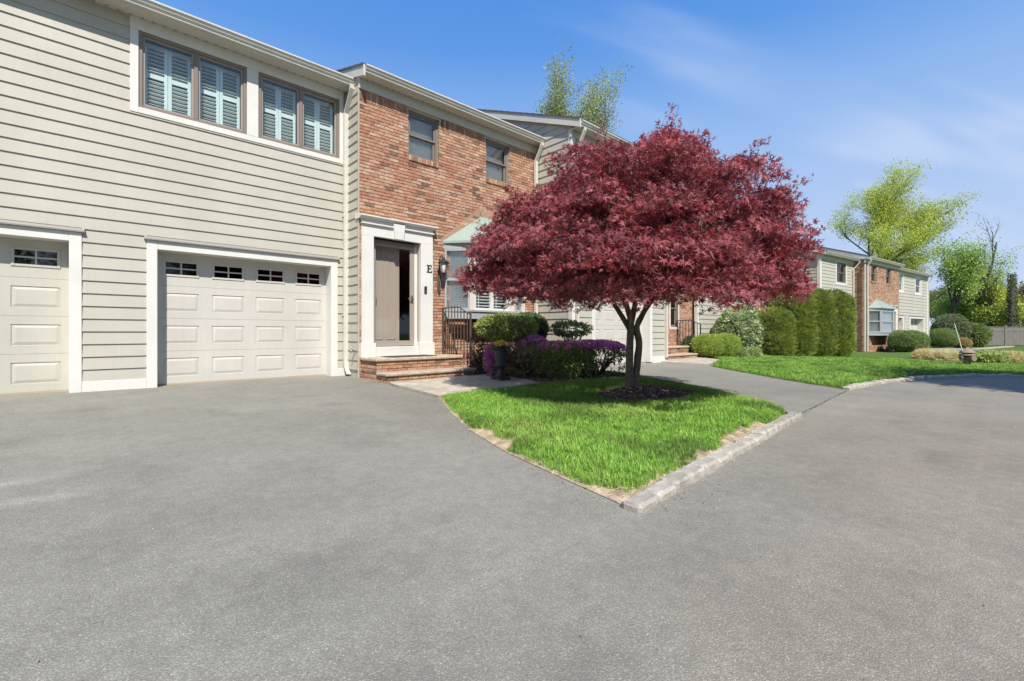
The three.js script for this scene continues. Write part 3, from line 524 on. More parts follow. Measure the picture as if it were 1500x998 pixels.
{ // ---- A: clapboard section with the two garages
  const h = thing('townhouse', 'beige clapboard townhouse section with two panelled garage doors and a band of shuttered upstairs windows', 'townhouse', [0, 0, -9.2]);
  const L = -9.6, R = 3.9, G1 = [.82, 3.567], G0 = [-2.94, -.19], GT = 2.185;
  const holes = [[G1[0] - .05, G1[1] + .05, -1, GT + .05], [G0[0] - .05, G0[1] + .05, -1, GT + .05], [.59, 2.08, 4.37, 5.565], [2.267, 3.74, 4.37, 5.565]];
  const trimmed = [[G1[0] - .135, G1[1] + .135, -1, GT + .205], [G0[0] - .135, G0[1] + .135, -1, GT + .205], [.485, 4, 4.275, 5.75]];
  backing(h, { x0: L, x1: R, y0: -.1, y1: 5.76, holes });
  siding(h, { x0: L, x1: R, y0: .136, y1: 5.75, holes: trimmed });
  mesh('skirt_board', new GB().cbox(G0[1] + .136, G1[0] - .136, -.1, .15, -.02, .03, .004), 'white', h);
  mesh('skirt_board', new GB().cbox(G1[1] + .136, R - .01, -.1, .15, -.02, .03, .004), 'white', h);
  mesh('skirt_board', new GB().cbox(L, G0[0] - .136, -.1, .15, -.02, .03, .004), 'white', h);
  for (const [a, b] of [G1, G0]) garageTrim(h, a, b, GT, 0, .33);
  garageDoor(h, G1[0], G1[1], .0, GT, -.25, { mat: 'garage' });
  garageDoor(h, G0[0], G0[1], -.0, GT, -.25, { mat: 'garageBeige', glass: 'glassGrey' });
  // window band: white surround
  mesh('window_surround', new GB().cbox(.485, .588, 4.275, 5.565, -.02, .034, .004).cbox(2.082, 2.265, 4.371, 5.565, -.02, .034, .004).cbox(3.742, 3.82, 4.275, 5.565, -.02, .034, .004).cbox(.588, 3.742, 4.275, 4.368, -.02, .036, .004).cbox(.485, 3.82, 5.566, 5.75, -.02, .033, .004), 'white', h);
  shutteredWindow(h, .59, 2.08, 4.37, 5.565, 0); shutteredWindow(h, 2.267, 3.74, 4.37, 5.565, 0);
  eave(h, L, R - .002, 5.75, .30, 5.75, 0);
  roofSlab(h, L, R, 5.87, .37, 4.6, .3, 0);
  downspout(h, [[3.845, 5.76, .37], [3.845, 5.66, .37], [3.845, 5.28, .085], [3.845, .32, .075], [3.845, .2, .09], [3.845, .06, .2]]);
  for (const y of [3.2, 1.2]) mesh('downspout_strap', new GB().box(3.79, 3.9, y, y + .04, .02, .113), 'gutter', h);
  hull(h, L, R, 9.4, 5.74);
  mesh('garage_partition', new GB().box(.2, .3, 0, 2.65, -9, -.4), 'room', h);
}
function bay(h, x0, x1, a, y0, y1, { left = 'blind', peak = .62, front }) {                      // canted bay window with a copper roof
  const zf = a, xl = x0 + a, xr = x1 - a, w = Math.SQRT2 * a, b = mesh('bay_window', new GB(), 'bayGrey', h); b.geometry.dispose();
  const body = new GB(), plan = (e) => [[x0 - e * .4, 0], [xl - e * .42, zf + e], [xr + e * .42, zf + e], [x1 + e * .4, 0]];
  const ring = (e, ya, yb) => { const p = plan(e); for (let i = 0; i < 3; i++) body.poly([[p[i][0], ya, p[i][1]], [p[i + 1][0], ya, p[i + 1][1]], [p[i + 1][0], yb, p[i + 1][1]], [p[i][0], yb, p[i][1]]], [p[i][1] - p[i + 1][1], 0, p[i + 1][0] - p[i][0]]); for (const y of [ya, yb]) body.poly(p.map(([x, z]) => [x, y, z]), [0, y === yb ? 1 : -1, 0]); };
  ring(.0, y0, y0 + .16); ring(.03, y0 + .16, y0 + .2); ring(.0, y1 - .16, y1 - .05); ring(.06, y1 - .05, y1 + .01);
  b.geometry = body.build();
  const Y0 = y0 + .2, Y1 = y1 - .16;
  // posts at the corners; near bay: white wood, its pinkish shade put into the colour
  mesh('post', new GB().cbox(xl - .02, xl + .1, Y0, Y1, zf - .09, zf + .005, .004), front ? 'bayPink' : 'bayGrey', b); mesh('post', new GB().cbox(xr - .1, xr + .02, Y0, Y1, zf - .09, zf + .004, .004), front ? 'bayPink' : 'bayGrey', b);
  // canted sides: a frame each, seen through glass to the blinds
  for (const s of [1, -1]) {
    const c = mesh('side_window', sashFrame(.02, w - .03, Y0, Y1, .045, -.07, 0).cbox(.065, w - .075, (Y0 + Y1) / 2 - .03, (Y0 + Y1) / 2 + .03, -.06, -.01, .004), 'bayGrey', b);
    c.geometry.translate(0, 0, 0); if (s < 0) c.geometry.scale(1, 1, 1);
    const gl = new GB().poly([[.065, Y0 + .045, -.03], [w - .075, Y0 + .045, -.03], [w - .075, Y1 - .045, -.03], [.065, Y1 - .045, -.03]], [0, 0, 1]).build();
    const sl = new GB(); for (let y = Y0 + .05; y < Y1 - .05; y += .048) sl.geo(new THREE.BoxGeometry(w - .14, .05, .003), mat4(w / 2 - .005, y, -.11, 0, .62));
    const m = s > 0 ? mat4(x0, 0, 0, -Math.PI / 4) : mat4(xr, 0, zf, Math.PI / 4);
    const gg = sl.build(); for (const g of [c.geometry, gl, gg]) g.applyMatrix4(m);
    mesh('pane', gl, 'glassGrey', b); mesh('blind', gg, 'blind', b).userData.kind = 'stuff';
  }
  // front
  if (front) { const [f0, f1] = front; mesh('front_window', sashFrame(xl + .1, f1, Y0, Y1, .05, zf - .08, zf).cbox((xl + .1 + f1) / 2 - .045, (xl + .1 + f1) / 2 + .045, Y0 + .05, Y1 - .05, zf - .08, zf - .004, .004), 'white', b);
    const xm = (xl + .1 + f1) / 2; for (const [p, q] of [[xl + .15, xm - .045], [xm + .045, f1 - .05]]) { mesh('pane', new GB().poly([[p, Y0 + .05, zf - .02], [q, Y0 + .05, zf - .02], [q, Y1 - .05, zf - .02], [p, Y1 - .05, zf - .02]], [0, 0, 1]), 'glass', b); const lv = new GB(); for (let y = Y0 + .1; y < Y1 - .08; y += .07) lv.geo(new THREE.BoxGeometry(q - p, .058, .008), mat4((p + q) / 2, y, zf - .075, 0, 1.25)); lv.box(lerp(p, q, .22), lerp(p, q, .22) + .012, Y0 + .06, Y1 - .06, zf - .045, zf - .038); mesh('louvre', lv, 'shutter', b).userData.kind = 'stuff'; mesh('shutter_rail', new GB().box(p, q, lerp(Y0, Y1, .48), lerp(Y0, Y1, .48) + .09, zf - .1, zf - .06), 'shutter', b); }
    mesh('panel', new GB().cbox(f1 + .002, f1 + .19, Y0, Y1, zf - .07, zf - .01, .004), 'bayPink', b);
    mesh('side_light', sashFrame(f1 + .192, xr - .1, Y0, Y1, .04, zf - .08, zf - .002), 'bayGrey', b); mesh('pane', new GB().poly([[f1 + .23, Y0 + .04, zf - .04], [xr - .14, Y0 + .04, zf - .04], [xr - .14, Y1 - .04, zf - .04], [f1 + .23, Y1 - .04, zf - .04]], [0, 0, 1]), 'glassGrey', b);
    blindSlats(b, f1 + .2, xr - .1, Y0 + .04, Y1 - .04, zf - .11);
  } else { mesh('front_window', sashFrame(xl + .1, xr - .1, Y0, Y1, .06, zf - .08, zf).cbox(xl + .16, xr - .16, (Y0 + Y1) / 2 - .03, (Y0 + Y1) / 2 + .03, zf - .07, zf - .01, .004), 'bayGrey', b); mesh('pane', new GB().poly([[xl + .16, Y0 + .06, zf - .03], [xr - .16, Y0 + .06, zf - .03], [xr - .16, Y1 - .06, zf - .03], [xl + .16, Y1 - .06, zf - .03]], [0, 0, 1]), 'glassGrey', b); blindSlats(b, xl + .12, xr - .12, Y0 + .05, Y1 - .05, zf - .11); }
  // copper roof: three sheets with standing seams, flashing up the wall
  const roof = new GB(), e = .09, p = plan(e), t = [[lerp(x0, x1, .42), y1 + peak, -.0], [lerp(x0, x1, .58), y1 + peak, -.0]], y = y1 + .012;
  const E = p.map(([x, z]) => [x, y, z]); roof.poly([E[0], E[1], t[0]], [-1, 1, 0]).poly([E[1], E[2], t[1], t[0]], [0, 1, 1]).poly([E[2], E[3], t[1]], [1, 1, 0]); for (let i = 0; i < 3; i++) roof.poly([E[i], E[i + 1], [E[i + 1][0], y - .05, E[i + 1][2]], [E[i][0], y - .05, E[i][2]]], [E[i][2] - E[i + 1][2], 0, E[i + 1][0] - E[i][0]]);
  for (let k = 0; k <= 4; k++) roof.geo(bar(E[1].map((v, i) => lerp(v, E[2][i], k / 4) + (i === 1 ? .006 : 0)), t[0].map((v, i) => lerp(v, t[1][i], k / 4) + (i === 1 ? .006 : 0)), .012, 5));
  const rf = mesh('bay_roof', roof, 'copper', b);
  const fl = new GB(), up = .2; fl.poly([[E[0][0] - .1, y, .006], [E[0][0] + .02, y, .006], [t[0][0] + .02, t[0][1], .006], [t[0][0] - .06, t[0][1] + up, .006]], [0, 0, 1]).poly([[t[0][0] - .06, t[0][1] + up, .006], [t[0][0], t[0][1], .006], [t[1][0], t[1][1], .006], [t[1][0] + .06, t[1][1] + up, .006]], [0, 0, 1]).poly([[E[3][0] + .1, y, .006], [E[3][0] - .02, y, .006], [t[1][0] - .02, t[1][1], .006], [t[1][0] + .06, t[1][1] + up, .006]], [0, 0, 1]);
  mesh('flashing', fl, 'copperFlash', b);
  // brick corbel below
  return b;
}
function entrance(h, x0, x1, ySill, yTop, full) {                                                   // white pilastered surround, cornice and keystone; opening x0..x1
  const pw = .24, g = new GB(), yb = ySill - .2, c = (x0 + x1) / 2, L = x0 - pw, R = x1 + pw + .06;
  g.cbox(L, x0, yb + .28, yTop, -.2, .07, .006).cbox(x1 + .001, R, yb + .28, yTop, -.2, .07, .006);
  g.cbox(L - .03, x0 + .035, yb, yb + .28, -.2, .095, .008).cbox(x1 - .035, R + .03, yb, yb + .28, -.2, .095, .008);
  g.cbox(L, R, yTop, yTop + .16, -.2, .068, .006).cbox(L, R, yTop + .16, yTop + .22, -.1, .052, .004).cbox(L - .02, R + .02, yTop + .22, yTop + .25, -.1, .1, .005).cbox(L - .005, R + .005, yTop + .25, yTop + .315, -.1, .07, .004);
  const s = mesh('door_surround', g, 'white', h);
  mesh('cornice', new GB().prism([[-.1, yTop + .315], [.09, yTop + .315], [.105, yTop + .33], [.15, yTop + .35], [.165, yTop + .36], [.165, yTop + .385], [-.1, yTop + .44]], L - .07, R + .07), 'white', s);
  const k = [[c - .09, yTop - .0], [c + .09, yTop - .0], [c + .125, yTop + .30], [c - .125, yTop + .30]], kg = new THREE.ExtrudeGeometry(new THREE.Shape(k.map((p) => new THREE.Vector2(...p))), { depth: .12, bevelEnabled: true, bevelSize: .006, bevelThickness: .006, bevelSegments: 1 }); kg.translate(0, 0, -.0); mesh('keystone', kg, 'white', s);
  mesh('threshold', new GB().cbox(x0 + .036, x1 - .036, yb, ySill, -.2, .03, .006), 'white', s);
  mesh('jamb', new GB().box(x0 - .01, x0 + .02, ySill, yTop, -.2, -.14).box(x1 - .062, x1 + .01, ySill, yTop, -.2, -.1).box(x0, x1, yTop - .02, yTop + .01, -.2, -.14), 'white', s);
  return s;
}
let SINGLES = 0;
{ // ---- B: brick front with the door lettered E
  const h = thing('townhouse', 'orange brick townhouse front with a glass storm door lettered E and a bay window', 'townhouse', [3.9, 0, -8.6]);
  const W = 4.93, dx0 = .265, dx1 = 1.335, sill = .58, dTop = 2.77;
  const holes = [[dx0 - .24, dx1 + .30, -1, dTop + .3], [1.07, 1.83, 4.6, 5.63], [3.18, 3.94, 4.6, 5.63]], bayHole = [2.15, 4.3, 1.2, 3.2];
  const near = (x, y) => x < 1.62 && y > 3.1 ? y < 4.3 : false;
  backing(h, { x0: 0, x1: W, y0: -.1, y1: 5.88, holes: [[dx0, dx1, .4, dTop], holes[1].map((v, i) => i === 3 ? 5.575 : v), holes[2].map((v, i) => i === 3 ? 5.575 : v), bayHole], mat: 'mortar', t: .14 }).position.z = -.006;
  let cnt = 0;
  bricks(h, { x0: 0, x1: W, y0: -.08, y1: 5.62, holes: [...holes, bayHole], seed: 7, soldier: true, rowlock: [[1.07, 1.83, 4.6], [3.18, 3.94, 4.6]], single: (x, y) => (x < 1.75 && y > 3.15 && y < 5.45 && ++cnt <= 272) });
  // left return: clapboard above the driveway
  backing(h, { x0: 0, x1: .58, y0: -.1, y1: 5.88, tr: { x: 0, z: -.59, ry: -Math.PI / 2 }, t: .05 });
  siding(h, { x0: 0, x1: .575, y0: .136, y1: 5.88, tr: { x: 0, z: -.59, ry: -Math.PI / 2 } });
  mesh('corner_board', new GB().cbox(-.03, -.001, -.1, 5.62, -.034, .002, .003), 'mortar', h);
  const dr = entrance(h, dx0, dx1, sill, dTop);
  // storm door: full glass in a taupe frame
  const f = .1, z = -.1, dR = dx1 - .045, d = mesh('storm_door', new GB().cbox(dx0 + .02, dx0 + .02 + f, sill + .01, dTop - .02, z - .035, z, .005).cbox(dR - .02 - f, dR - .02, sill + .01, dTop - .02, z - .035, z, .005).cbox(dx0 + .02 + f, dR - .02 - f, sill + .01, sill + .12, z - .035, z - .002, .005).cbox(dx0 + .02 + f, dR - .02 - f, dTop - .14, dTop - .02, z - .035, z - .002, .005), 'taupeLight', h);
  mesh('pane', new GB().poly([[dx0 + .12, sill + .12, z - .018], [dR - .12, sill + .12, z - .018], [dR - .12, dTop - .14, z - .018], [dx0 + .12, dTop - .14, z - .018]], [0, 0, 1]), 'glassDoor', d);
  mesh('head_closer', new GB().cbox(dx0 + .02, dR - .02, dTop - .075, dTop - .022, z + .001, z + .03, .004), 'taupe', d);
  const hd = new GB().cbox(dR - .1, dR - .055, 1.5, 1.66, z, z + .014, .004).geo(bar([dR - .078, 1.59, z + .01], [dR - .078, 1.59, z + .055], .012)).geo(tube([[dR - .078, 1.59, z + .055], [dR - .14, 1.6, z + .06], [dR - .2, 1.585, z + .05]], [.011, .01, .008])); mesh('handle', hd, 'brass', d);
  // entry door behind, standing half open on a dim hall
  const id = mesh('entry_door', new GB().cbox(dx0 + .02, dx0 + .735, sill, dTop - .03, -.3, -.255, .004), 'inner', h);
  for (const [a, b] of [[dx0 + .13, dx0 + .34], [dx0 + .43, dx0 + .64]]) for (const [c, e] of [[sill + .14, dTop - .22]]) { const p = sashFrame(a, b, c, e, .022, -.256, -.242); mesh('panel_moulding', p, 'inner', id); }
  mesh('knob', new THREE.SphereGeometry(.03, 14, 10).translate(dx0 + .16, 1.5, -.215), 'brass', id);
  mesh('knob_plate', new GB().cbox(dx0 + .19, dx0 + .21, 1.43, 1.58, -.256, -.245, .002), 'brass', id);
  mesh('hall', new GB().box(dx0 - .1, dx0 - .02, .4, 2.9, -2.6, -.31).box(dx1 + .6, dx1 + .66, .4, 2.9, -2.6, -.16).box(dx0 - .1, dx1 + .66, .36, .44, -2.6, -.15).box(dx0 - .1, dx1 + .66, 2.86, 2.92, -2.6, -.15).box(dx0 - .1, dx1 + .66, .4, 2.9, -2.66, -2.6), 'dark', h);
  // letter and bell on the right pilaster
  const tg = new TextGeometry('E', { font, size: .16, depth: .012, curveSegments: 4 }); tg.translate(dx1 + .13, 2.17, .071); mesh('house_letter', tg, 'iron', h);
  mesh('doorbell', new GB().cbox(dx1 + .075, dx1 + .135, 1.71, 1.86, .07, .095, .006), 'black', h).add(new THREE.Mesh(new THREE.CylinderGeometry(.016, .016, .008, 16).rotateX(Math.PI / 2).translate(dx1 + .105, 1.745, .099), M.nickel)); h.children[h.children.length - 1].children[0].name = 'bell_button';
  for (const [a, b] of [[1.07, 1.83], [3.18, 3.94]]) sashWindow(h, a, b, 4.6, 5.575, -.05, { frame: 'taupe', glass: 'glassGrey', fw: .05 });
  bay(h, 1.96, 4.49, .43, 1.18, 2.9, { front: [0, 3.55], peak: .74 });
  { // brick corbel carrying the bay
    const g = new GB(); g.color([1, 1, 1]); const r = rng(4); for (let k = 0; k < 5; k++) { const y = .78 + k * (BH + JT), o = .05 + k * .055; for (let x = 2.2 - k * .03; x < 4.2 + k * .03; x += BW + JT) { const c = BRICK[pickBrick(r())]; g.color(c); g.box(x, x + BW, y, y + BH, .0, o); } } const o = mesh('corbel', g, 'brickMerged', h); o.userData.kind = 'stuff';
  }
  eave(h, -.02, W - .03, 5.82, .22, 5.62, 0);
  roofSlab(h, -.08, W - .02, 5.94, .30, 5.2, .3, 1);
  downspout(h, [[W - .1, 5.83, .29], [W - .1, 5.74, .29], [W - .1, 5.4, .075], [W - .1, .1, .075]]);
  mesh('vent_pipe', new GB().geo(new THREE.CylinderGeometry(.09, .09, .5, 14).translate(2.28, 7.0, -2.1)).geo(new THREE.CylinderGeometry(.15, .15, .03, 14).translate(2.28, 7.3, -2.1)).geo(new THREE.CylinderGeometry(.13, .13, .1, 14).translate(2.28, 7.24, -2.1)), 'black', h);
  hull(h, 0, W, 9.8, 5.86, 'siding');
}
{ // ---- C: gabled clapboard section with one garage
  const h = thing('townhouse', 'gabled beige clapboard townhouse section with one white garage door behind the red maple', 'townhouse', [8.83, 0, -7.38]);
  const W = 4.55, G = [.91, 3.59], GT = 2.15, E = 5.88, s = .407, deep = 10.4, zr = -5.2, tr = { x: 0, z: -deep, ry: -Math.PI / 2 };
  const holes = [[G[0] - .05, G[1] + .05, -1, GT + .05], [.4, 1.3, 4.3, 5.6], [2.7, 3.7, 4.3, 5.6]];
  backing(h, { x0: 0, x1: W, y0: -.12, y1: E + .1, holes });
  siding(h, { x0: .1, x1: W - .1, y0: .14, y1: E, holes: [[G[0] - .135, G[1] + .135, -1, GT + .2], [.3, 1.4, 4.2, 5.7], [2.6, 3.8, 4.2, 5.7]] });
  mesh('skirt_board', new GB().cbox(.1, G[0] - .136, -.12, .15, -.02, .03, .004).cbox(G[1] + .136, W - .1, -.12, .15, -.02, .03, .004), 'white', h);
  const top = (x) => E + .1 + s * Math.min(x, deep - x) - .0;
  top.apex = [deep / 2, E + .1 + s * deep / 2];
  backing(h, { x0: 0, x1: deep, y0: -.12, gable: top, tr, y1: 99 });
  siding(h, { x0: 0, x1: deep - .1, y0: .1, y1: 8.2, top: (x) => top(x) - .02, tr });
  cornerBoard(h, 0, -.1, E, 0, .1, 1); cornerBoard(h, W, -.1, E, 0, .1, -1);
  garageTrim(h, G[0], G[1], GT, 0, .33); garageDoor(h, G[0], G[1], -.02, GT, -.25, { mat: 'garage' });
  for (const [a, b] of [[.4, 1.3], [2.7, 3.7]]) { trimFrame(h, 'window_surround', a, b, 4.3, 5.6, .1, 0); sashWindow(h, a, b, 4.3, 5.6, -.01, { frame: 'white', glass: 'glassGrey' }); }
  eave(h, -.06, W + .12, E, .25, E - .18, 0);
  roofSlab(h, -.14, W + .14, E + .14, .36, 5.56, s, 3);
  mesh('rake_soffit', new GB().poly([[-.1, E - .02, .3], [.0, E - .02, .3], [0, E + .08 + s * 5.2, zr], [-.1, E + .08 + s * 5.2, zr]], [0, -1, 0]), 'soffit', h);
  downspout(h, [[W - .06, 5.9, .3], [W - .06, 5.8, .3], [W - .06, 5.5, .075], [W - .06, .1, .075]], 'gutter', .04, .03);
  downspout(h, [[.12, 5.9, .3], [.12, 5.8, .3], [.12, 5.4, .075], [.12, .1, .075]], 'gutter', .04, .03);
  backing(h, { x0: 0, x1: 1.3, y0: -.12, y1: E, tr: { x: W, z: 0, ry: Math.PI / 2 }, t: .05 });
  hull(h, 0, W, deep, E - .05);
}
{ // ---- D: recessed brick entrance
  const h = thing('townhouse', 'recessed brick townhouse entrance with a narrow dark window beyond the maple', 'townhouse', [13.38, 0, -8.6]);
  const W = 4.3, w = [2.55, 3.12, 1.08, 2.5];
  backing(h, { x0: 0, x1: W, y0: -.1, y1: 5.88, holes: [w, [.5, 1.5, .4, 2.6]], mat: 'mortar' });
  bricks(h, { x0: 0, x1: W, y0: -.08, y1: 5.6, holes: [w, [.26, 1.8, -1, 3.1]], seed: 21, chamfer: 0, soldier: true });
  entrance(h, .5, 1.5, .58, 2.6); mesh('entry_door', new GB().cbox(.52, 1.48, .58, 2.58, -.2, -.15, .004), 'inner', h);
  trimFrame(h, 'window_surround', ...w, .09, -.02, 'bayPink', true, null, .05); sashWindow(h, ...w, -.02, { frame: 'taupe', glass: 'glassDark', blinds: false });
  eave(h, -.02, W, 5.88, .12, 5.6, 0); roofSlab(h, 0, W, 6.0, .2, 5.2, .3, 0); hull(h, 0, W, 9.8, 5.86);
}
{ // ---- E: clapboard section behind the shrubs
  const h = thing('townhouse', 'plain beige clapboard townhouse wall behind the round cream-leaved shrub', 'townhouse', [17.68, -.03, -8.4]);
  const W = 5.95; const hole = [[2.2, 3.6, 4.3, 5.5]];
  backing(h, { x0: 0, x1: W, y0: -.15, y1: 5.9, holes: hole }); siding(h, { x0: .1, x1: W - .1, y0: .14, y1: 5.85, holes: [[2.1, 3.7, 4.2, 5.6]] });
  mesh('skirt_board', new GB().cbox(.1, W - .1, -.15, .15, -.02, .03, .004), 'white', h);
  cornerBoard(h, 0, -.12, 5.85, 0, .1, 1); cornerBoard(h, W, -.12, 5.85, 0, .1, -1);
  trimFrame(h, 'window_surround', 2.2, 3.6, 4.3, 5.5, .1, 0); sashWindow(h, 2.2, 3.6, 4.3, 5.5, -.01, { frame: 'white' });
  eave(h, 0, W, 5.85, .25, 5.7, 0); roofSlab(h, 0, W, 6.0, .3, 5.2, .33, 0); hull(h, 0, W, 9.6, 5.84);
}
{ // ---- F: brick section with the green window
  const h = thing('townhouse', 'brick townhouse wall with a pale green sash window beside the tall clipped hedge', 'townhouse', [23.63, -.06, -8.6]);
  const W = 6.2, w = [1.3, 2.35, .85, 2.45];
  backing(h, { x0: 0, x1: W, y0: -.15, y1: 5.9, holes: [w], mat: 'mortar' }); bricks(h, { x0: 0, x1: W, y0: -.12, y1: 5.6, holes: [w], seed: 31, chamfer: 0, soldier: true });
  trimFrame(h, 'window_surround', ...w, .09, -.02, 'white', true, null, .05); sashWindow(h, ...w, -.03, { frame: 'white', glass: 'glassTeal' });
  cornerBoard(h, 0, -.12, 5.6, .03, .16, 1);
  eave(h, 0, W, 5.88, .12, 5.6, 0); roofSlab(h, 0, W, 6.0, .2, 5.2, .33, 0); hull(h, 0, W, 9.6, 5.86);
}
const FAR = [34.15, -.24, -5.9], FARTURN = -8 * Math.PI / 180;
const farAt = (x, z, y = 0) => [FAR[0] + x * Math.cos(FARTURN) + z * Math.sin(FARTURN), FAR[1] + y, FAR[2] - x * Math.sin(FARTURN) + z * Math.cos(FARTURN)];
{ // ---- G: far gabled clapboard section
  const h = thing('townhouse', 'clapboard townhouse section with one upstairs sash window above the tall clipped hedge', 'townhouse', farAt(-4.73, -.56), FARTURN);
  const W = 4.73, E = 5.42, w = [2.12, 3.45, 4.02, 5.2], deep = 10, s = .36, tr = { x: 0, z: -deep, ry: -Math.PI / 2 };
  backing(h, { x0: 0, x1: W, y0: -.15, y1: E + .05, holes: [w] }); siding(h, { x0: .1, x1: W - .05, y0: .1, y1: E, holes: [[w[0] - .12, w[1] + .12, w[2] - .12, w[3] + .12]] });
  const top = (x) => E + .1 + s * Math.min(x, deep - x); top.apex = [deep / 2, E + .1 + s * deep / 2];
  backing(h, { x0: 0, x1: deep, y0: -.15, gable: top, tr, y1: 99 }); siding(h, { x0: 0, x1: deep - .1, y0: .1, y1: 8, top: (x) => top(x) - .02, tr });
  cornerBoard(h, 0, -.15, E, 0, .14, 1); trimFrame(h, 'window_surround', ...w, .12, 0); sashWindow(h, ...w, -.01, { frame: 'taupe', glass: 'glassGrey', blinds: false });
  eave(h, -.1, W, E, .25, E - .17, 0); roofSlab(h, -.25, W, E + .14, .36, 5.4, s, 1);
  downspout(h, [[W - .1, E + .05, .3], [W - .1, E - .1, .3], [W - .35, E - .5, .08], [W - .35, .1, .08]]);
  mesh('vent_pipe', new THREE.CylinderGeometry(.05, .05, .5, 10).translate(3.7, 6.6, -1.9), 'black', h); mesh('vent_pipe', new THREE.CylinderGeometry(.05, .05, .5, 10).translate(.35, 6.6, -2.2), 'black', h);
  const ch = mesh('chimney', new GB().box(-1.9, -1.0, 6, 8.0, -5.4, -4.6), 'brickMerged', h); { const c = new Float32Array(ch.geometry.attributes.position.count * 3); for (let i = 0; i < c.length; i += 3) { c[i] = .3; c[i + 1] = .2; c[i + 2] = .15; } ch.geometry.setAttribute('color', new THREE.BufferAttribute(c, 3)); }
  mesh('flue', new THREE.CylinderGeometry(.2, .2, 1.1, 14).translate(.3, 7.6, -4.6), 'gutter', h); mesh('flue_cap', new THREE.CylinderGeometry(.3, .3, .3, 14).translate(.3, 8.2, -4.6), 'taupe', h);
  hull(h, 0, W, deep, E - .05);
}
{ // ---- H: far brick front
  const h = thing('townhouse', 'far brick townhouse front with grey bay window, pale copper bay roof and white doorway', 'townhouse', farAt(0, 0), FARTURN);
  const W = 5.8, ws = [[.9, 1.78, 4.25, 5.3], [3.42, 4.36, 4.25, 5.3]], tr = { x: 0, z: -1.5, ry: -Math.PI / 2 };
  backing(h, { x0: 0, x1: W, y0: -.15, y1: 5.55, holes: [...ws.map((w) => w.map((v, i) => i === 3 ? v - .02 : v)), [.9, 3.1, 1.2, 2.4], [4.1, 5.05, .4, 2.5]], mat: 'mortar' });
  bricks(h, { x0: 0, x1: W, y0: -.1, y1: 5.3, holes: [...ws, [.9, 3.1, 1.2, 2.4], [3.86, 5.3, -1, 2.86]], seed: 41, chamfer: 0, rowlock: ws.map((w) => [w[0], w[1], w[2]]) });
  backing(h, { x0: 0, x1: 1.48, y0: -.15, y1: 5.55, mat: 'mortar', tr, t: .05 }); bricks(h, { x0: 0, x1: 1.49, y0: -.1, y1: 5.5, seed: 43, chamfer: 0, tr });
  ws.forEach((w) => sashWindow(h, w[0], w[1], w[2], w[3] - .02, -.06, { frame: 'taupe', glass: 'glassDark' }));
  bay(h, .42, 3.62, .5, .95, 2.62, { peak: .55 });
  entrance(h, 4.1, 5.05, .58, 2.5); mesh('entry_door', new GB().cbox(4.13, 5.02, .58, 2.48, -.2, -.15, .004), 'taupeLight', h);
  eave(h, -.1, W, 5.5, .2, 5.3, 0); roofSlab(h, -.15, W, 5.64, .3, 5.2, .36, 1);
  downspout(h, [[.1, 5.5, .25], [.1, 5.4, .25], [.1, 5.1, .08], [.1, 0, .08]]); downspout(h, [[-.12, 5.2, .02], [-.12, 0, .02]], 'gutter', .04, .03);
  hull(h, 0, W, 9.6, 5.46);
}
{ // ---- I: far clapboard end section
  const h = thing('townhouse', 'far clapboard end section with two garage openings and two upstairs windows', 'townhouse', farAt(5.8, -.25), FARTURN);
  const W = 7.2, E = 5.35, ws = [[.3, 1.75, 4.0, 5.1], [4.35, 5.6, 4.0, 5.1]], G = [[.22, 1.6], [3.25, 6.2]], GT = 2.15;
  backing(h, { x0: 0, x1: W, y0: -.15, y1: E + .05, holes: [...ws, ...G.map(([a, b]) => [a - .05, b + .05, -1, GT + .05])] });
  siding(h, { x0: 0, x1: W - .12, y0: .12, y1: E, expo: .22, holes: [...ws.map((w) => [w[0] - .12, w[1] + .12, w[2] - .12, w[3] + .12]), ...G.map(([a, b]) => [a - .16, b + .16, -1, GT + .2])] });
  ws.forEach((w, i) => { trimFrame(h, 'window_surround', ...w, .12, 0); sashWindow(h, ...w, -.01, { frame: 'white', glass: i ? 'glassDark' : 'glassGrey', blinds: !i }); });
  G.forEach(([a, b], i) => { garageTrim(h, a, b, GT, 0, .4, null, .16); garageDoor(h, a, b, -.02, GT, -.36, { cols: i ? 4 : 2 }); });
  cornerBoard(h, W, -.15, E, 0, .13, -1); eave(h, 0, W + .15, E, .22, E - .17, 0); roofSlab(h, 0, W + .2, E + .14, .3, 5.2, .36, 2);
  downspout(h, [[W + .05, E, .28], [W + .05, E - .1, .28], [W + .05, E - .4, .06], [W + .05, 0, .06]]);
  downspout(h, [[W + .28, E - .2, -.8], [W + .28, 0, -.8]], 'copperFlash', .08, .06);
  backing(h, { x0: 0, x1: 9.8, y0: -.15, y1: E, tr: { x: W, z: 0, ry: Math.PI / 2 }, t: .08 });
  hull(h, 0, W, 9.6, E - .05);
}

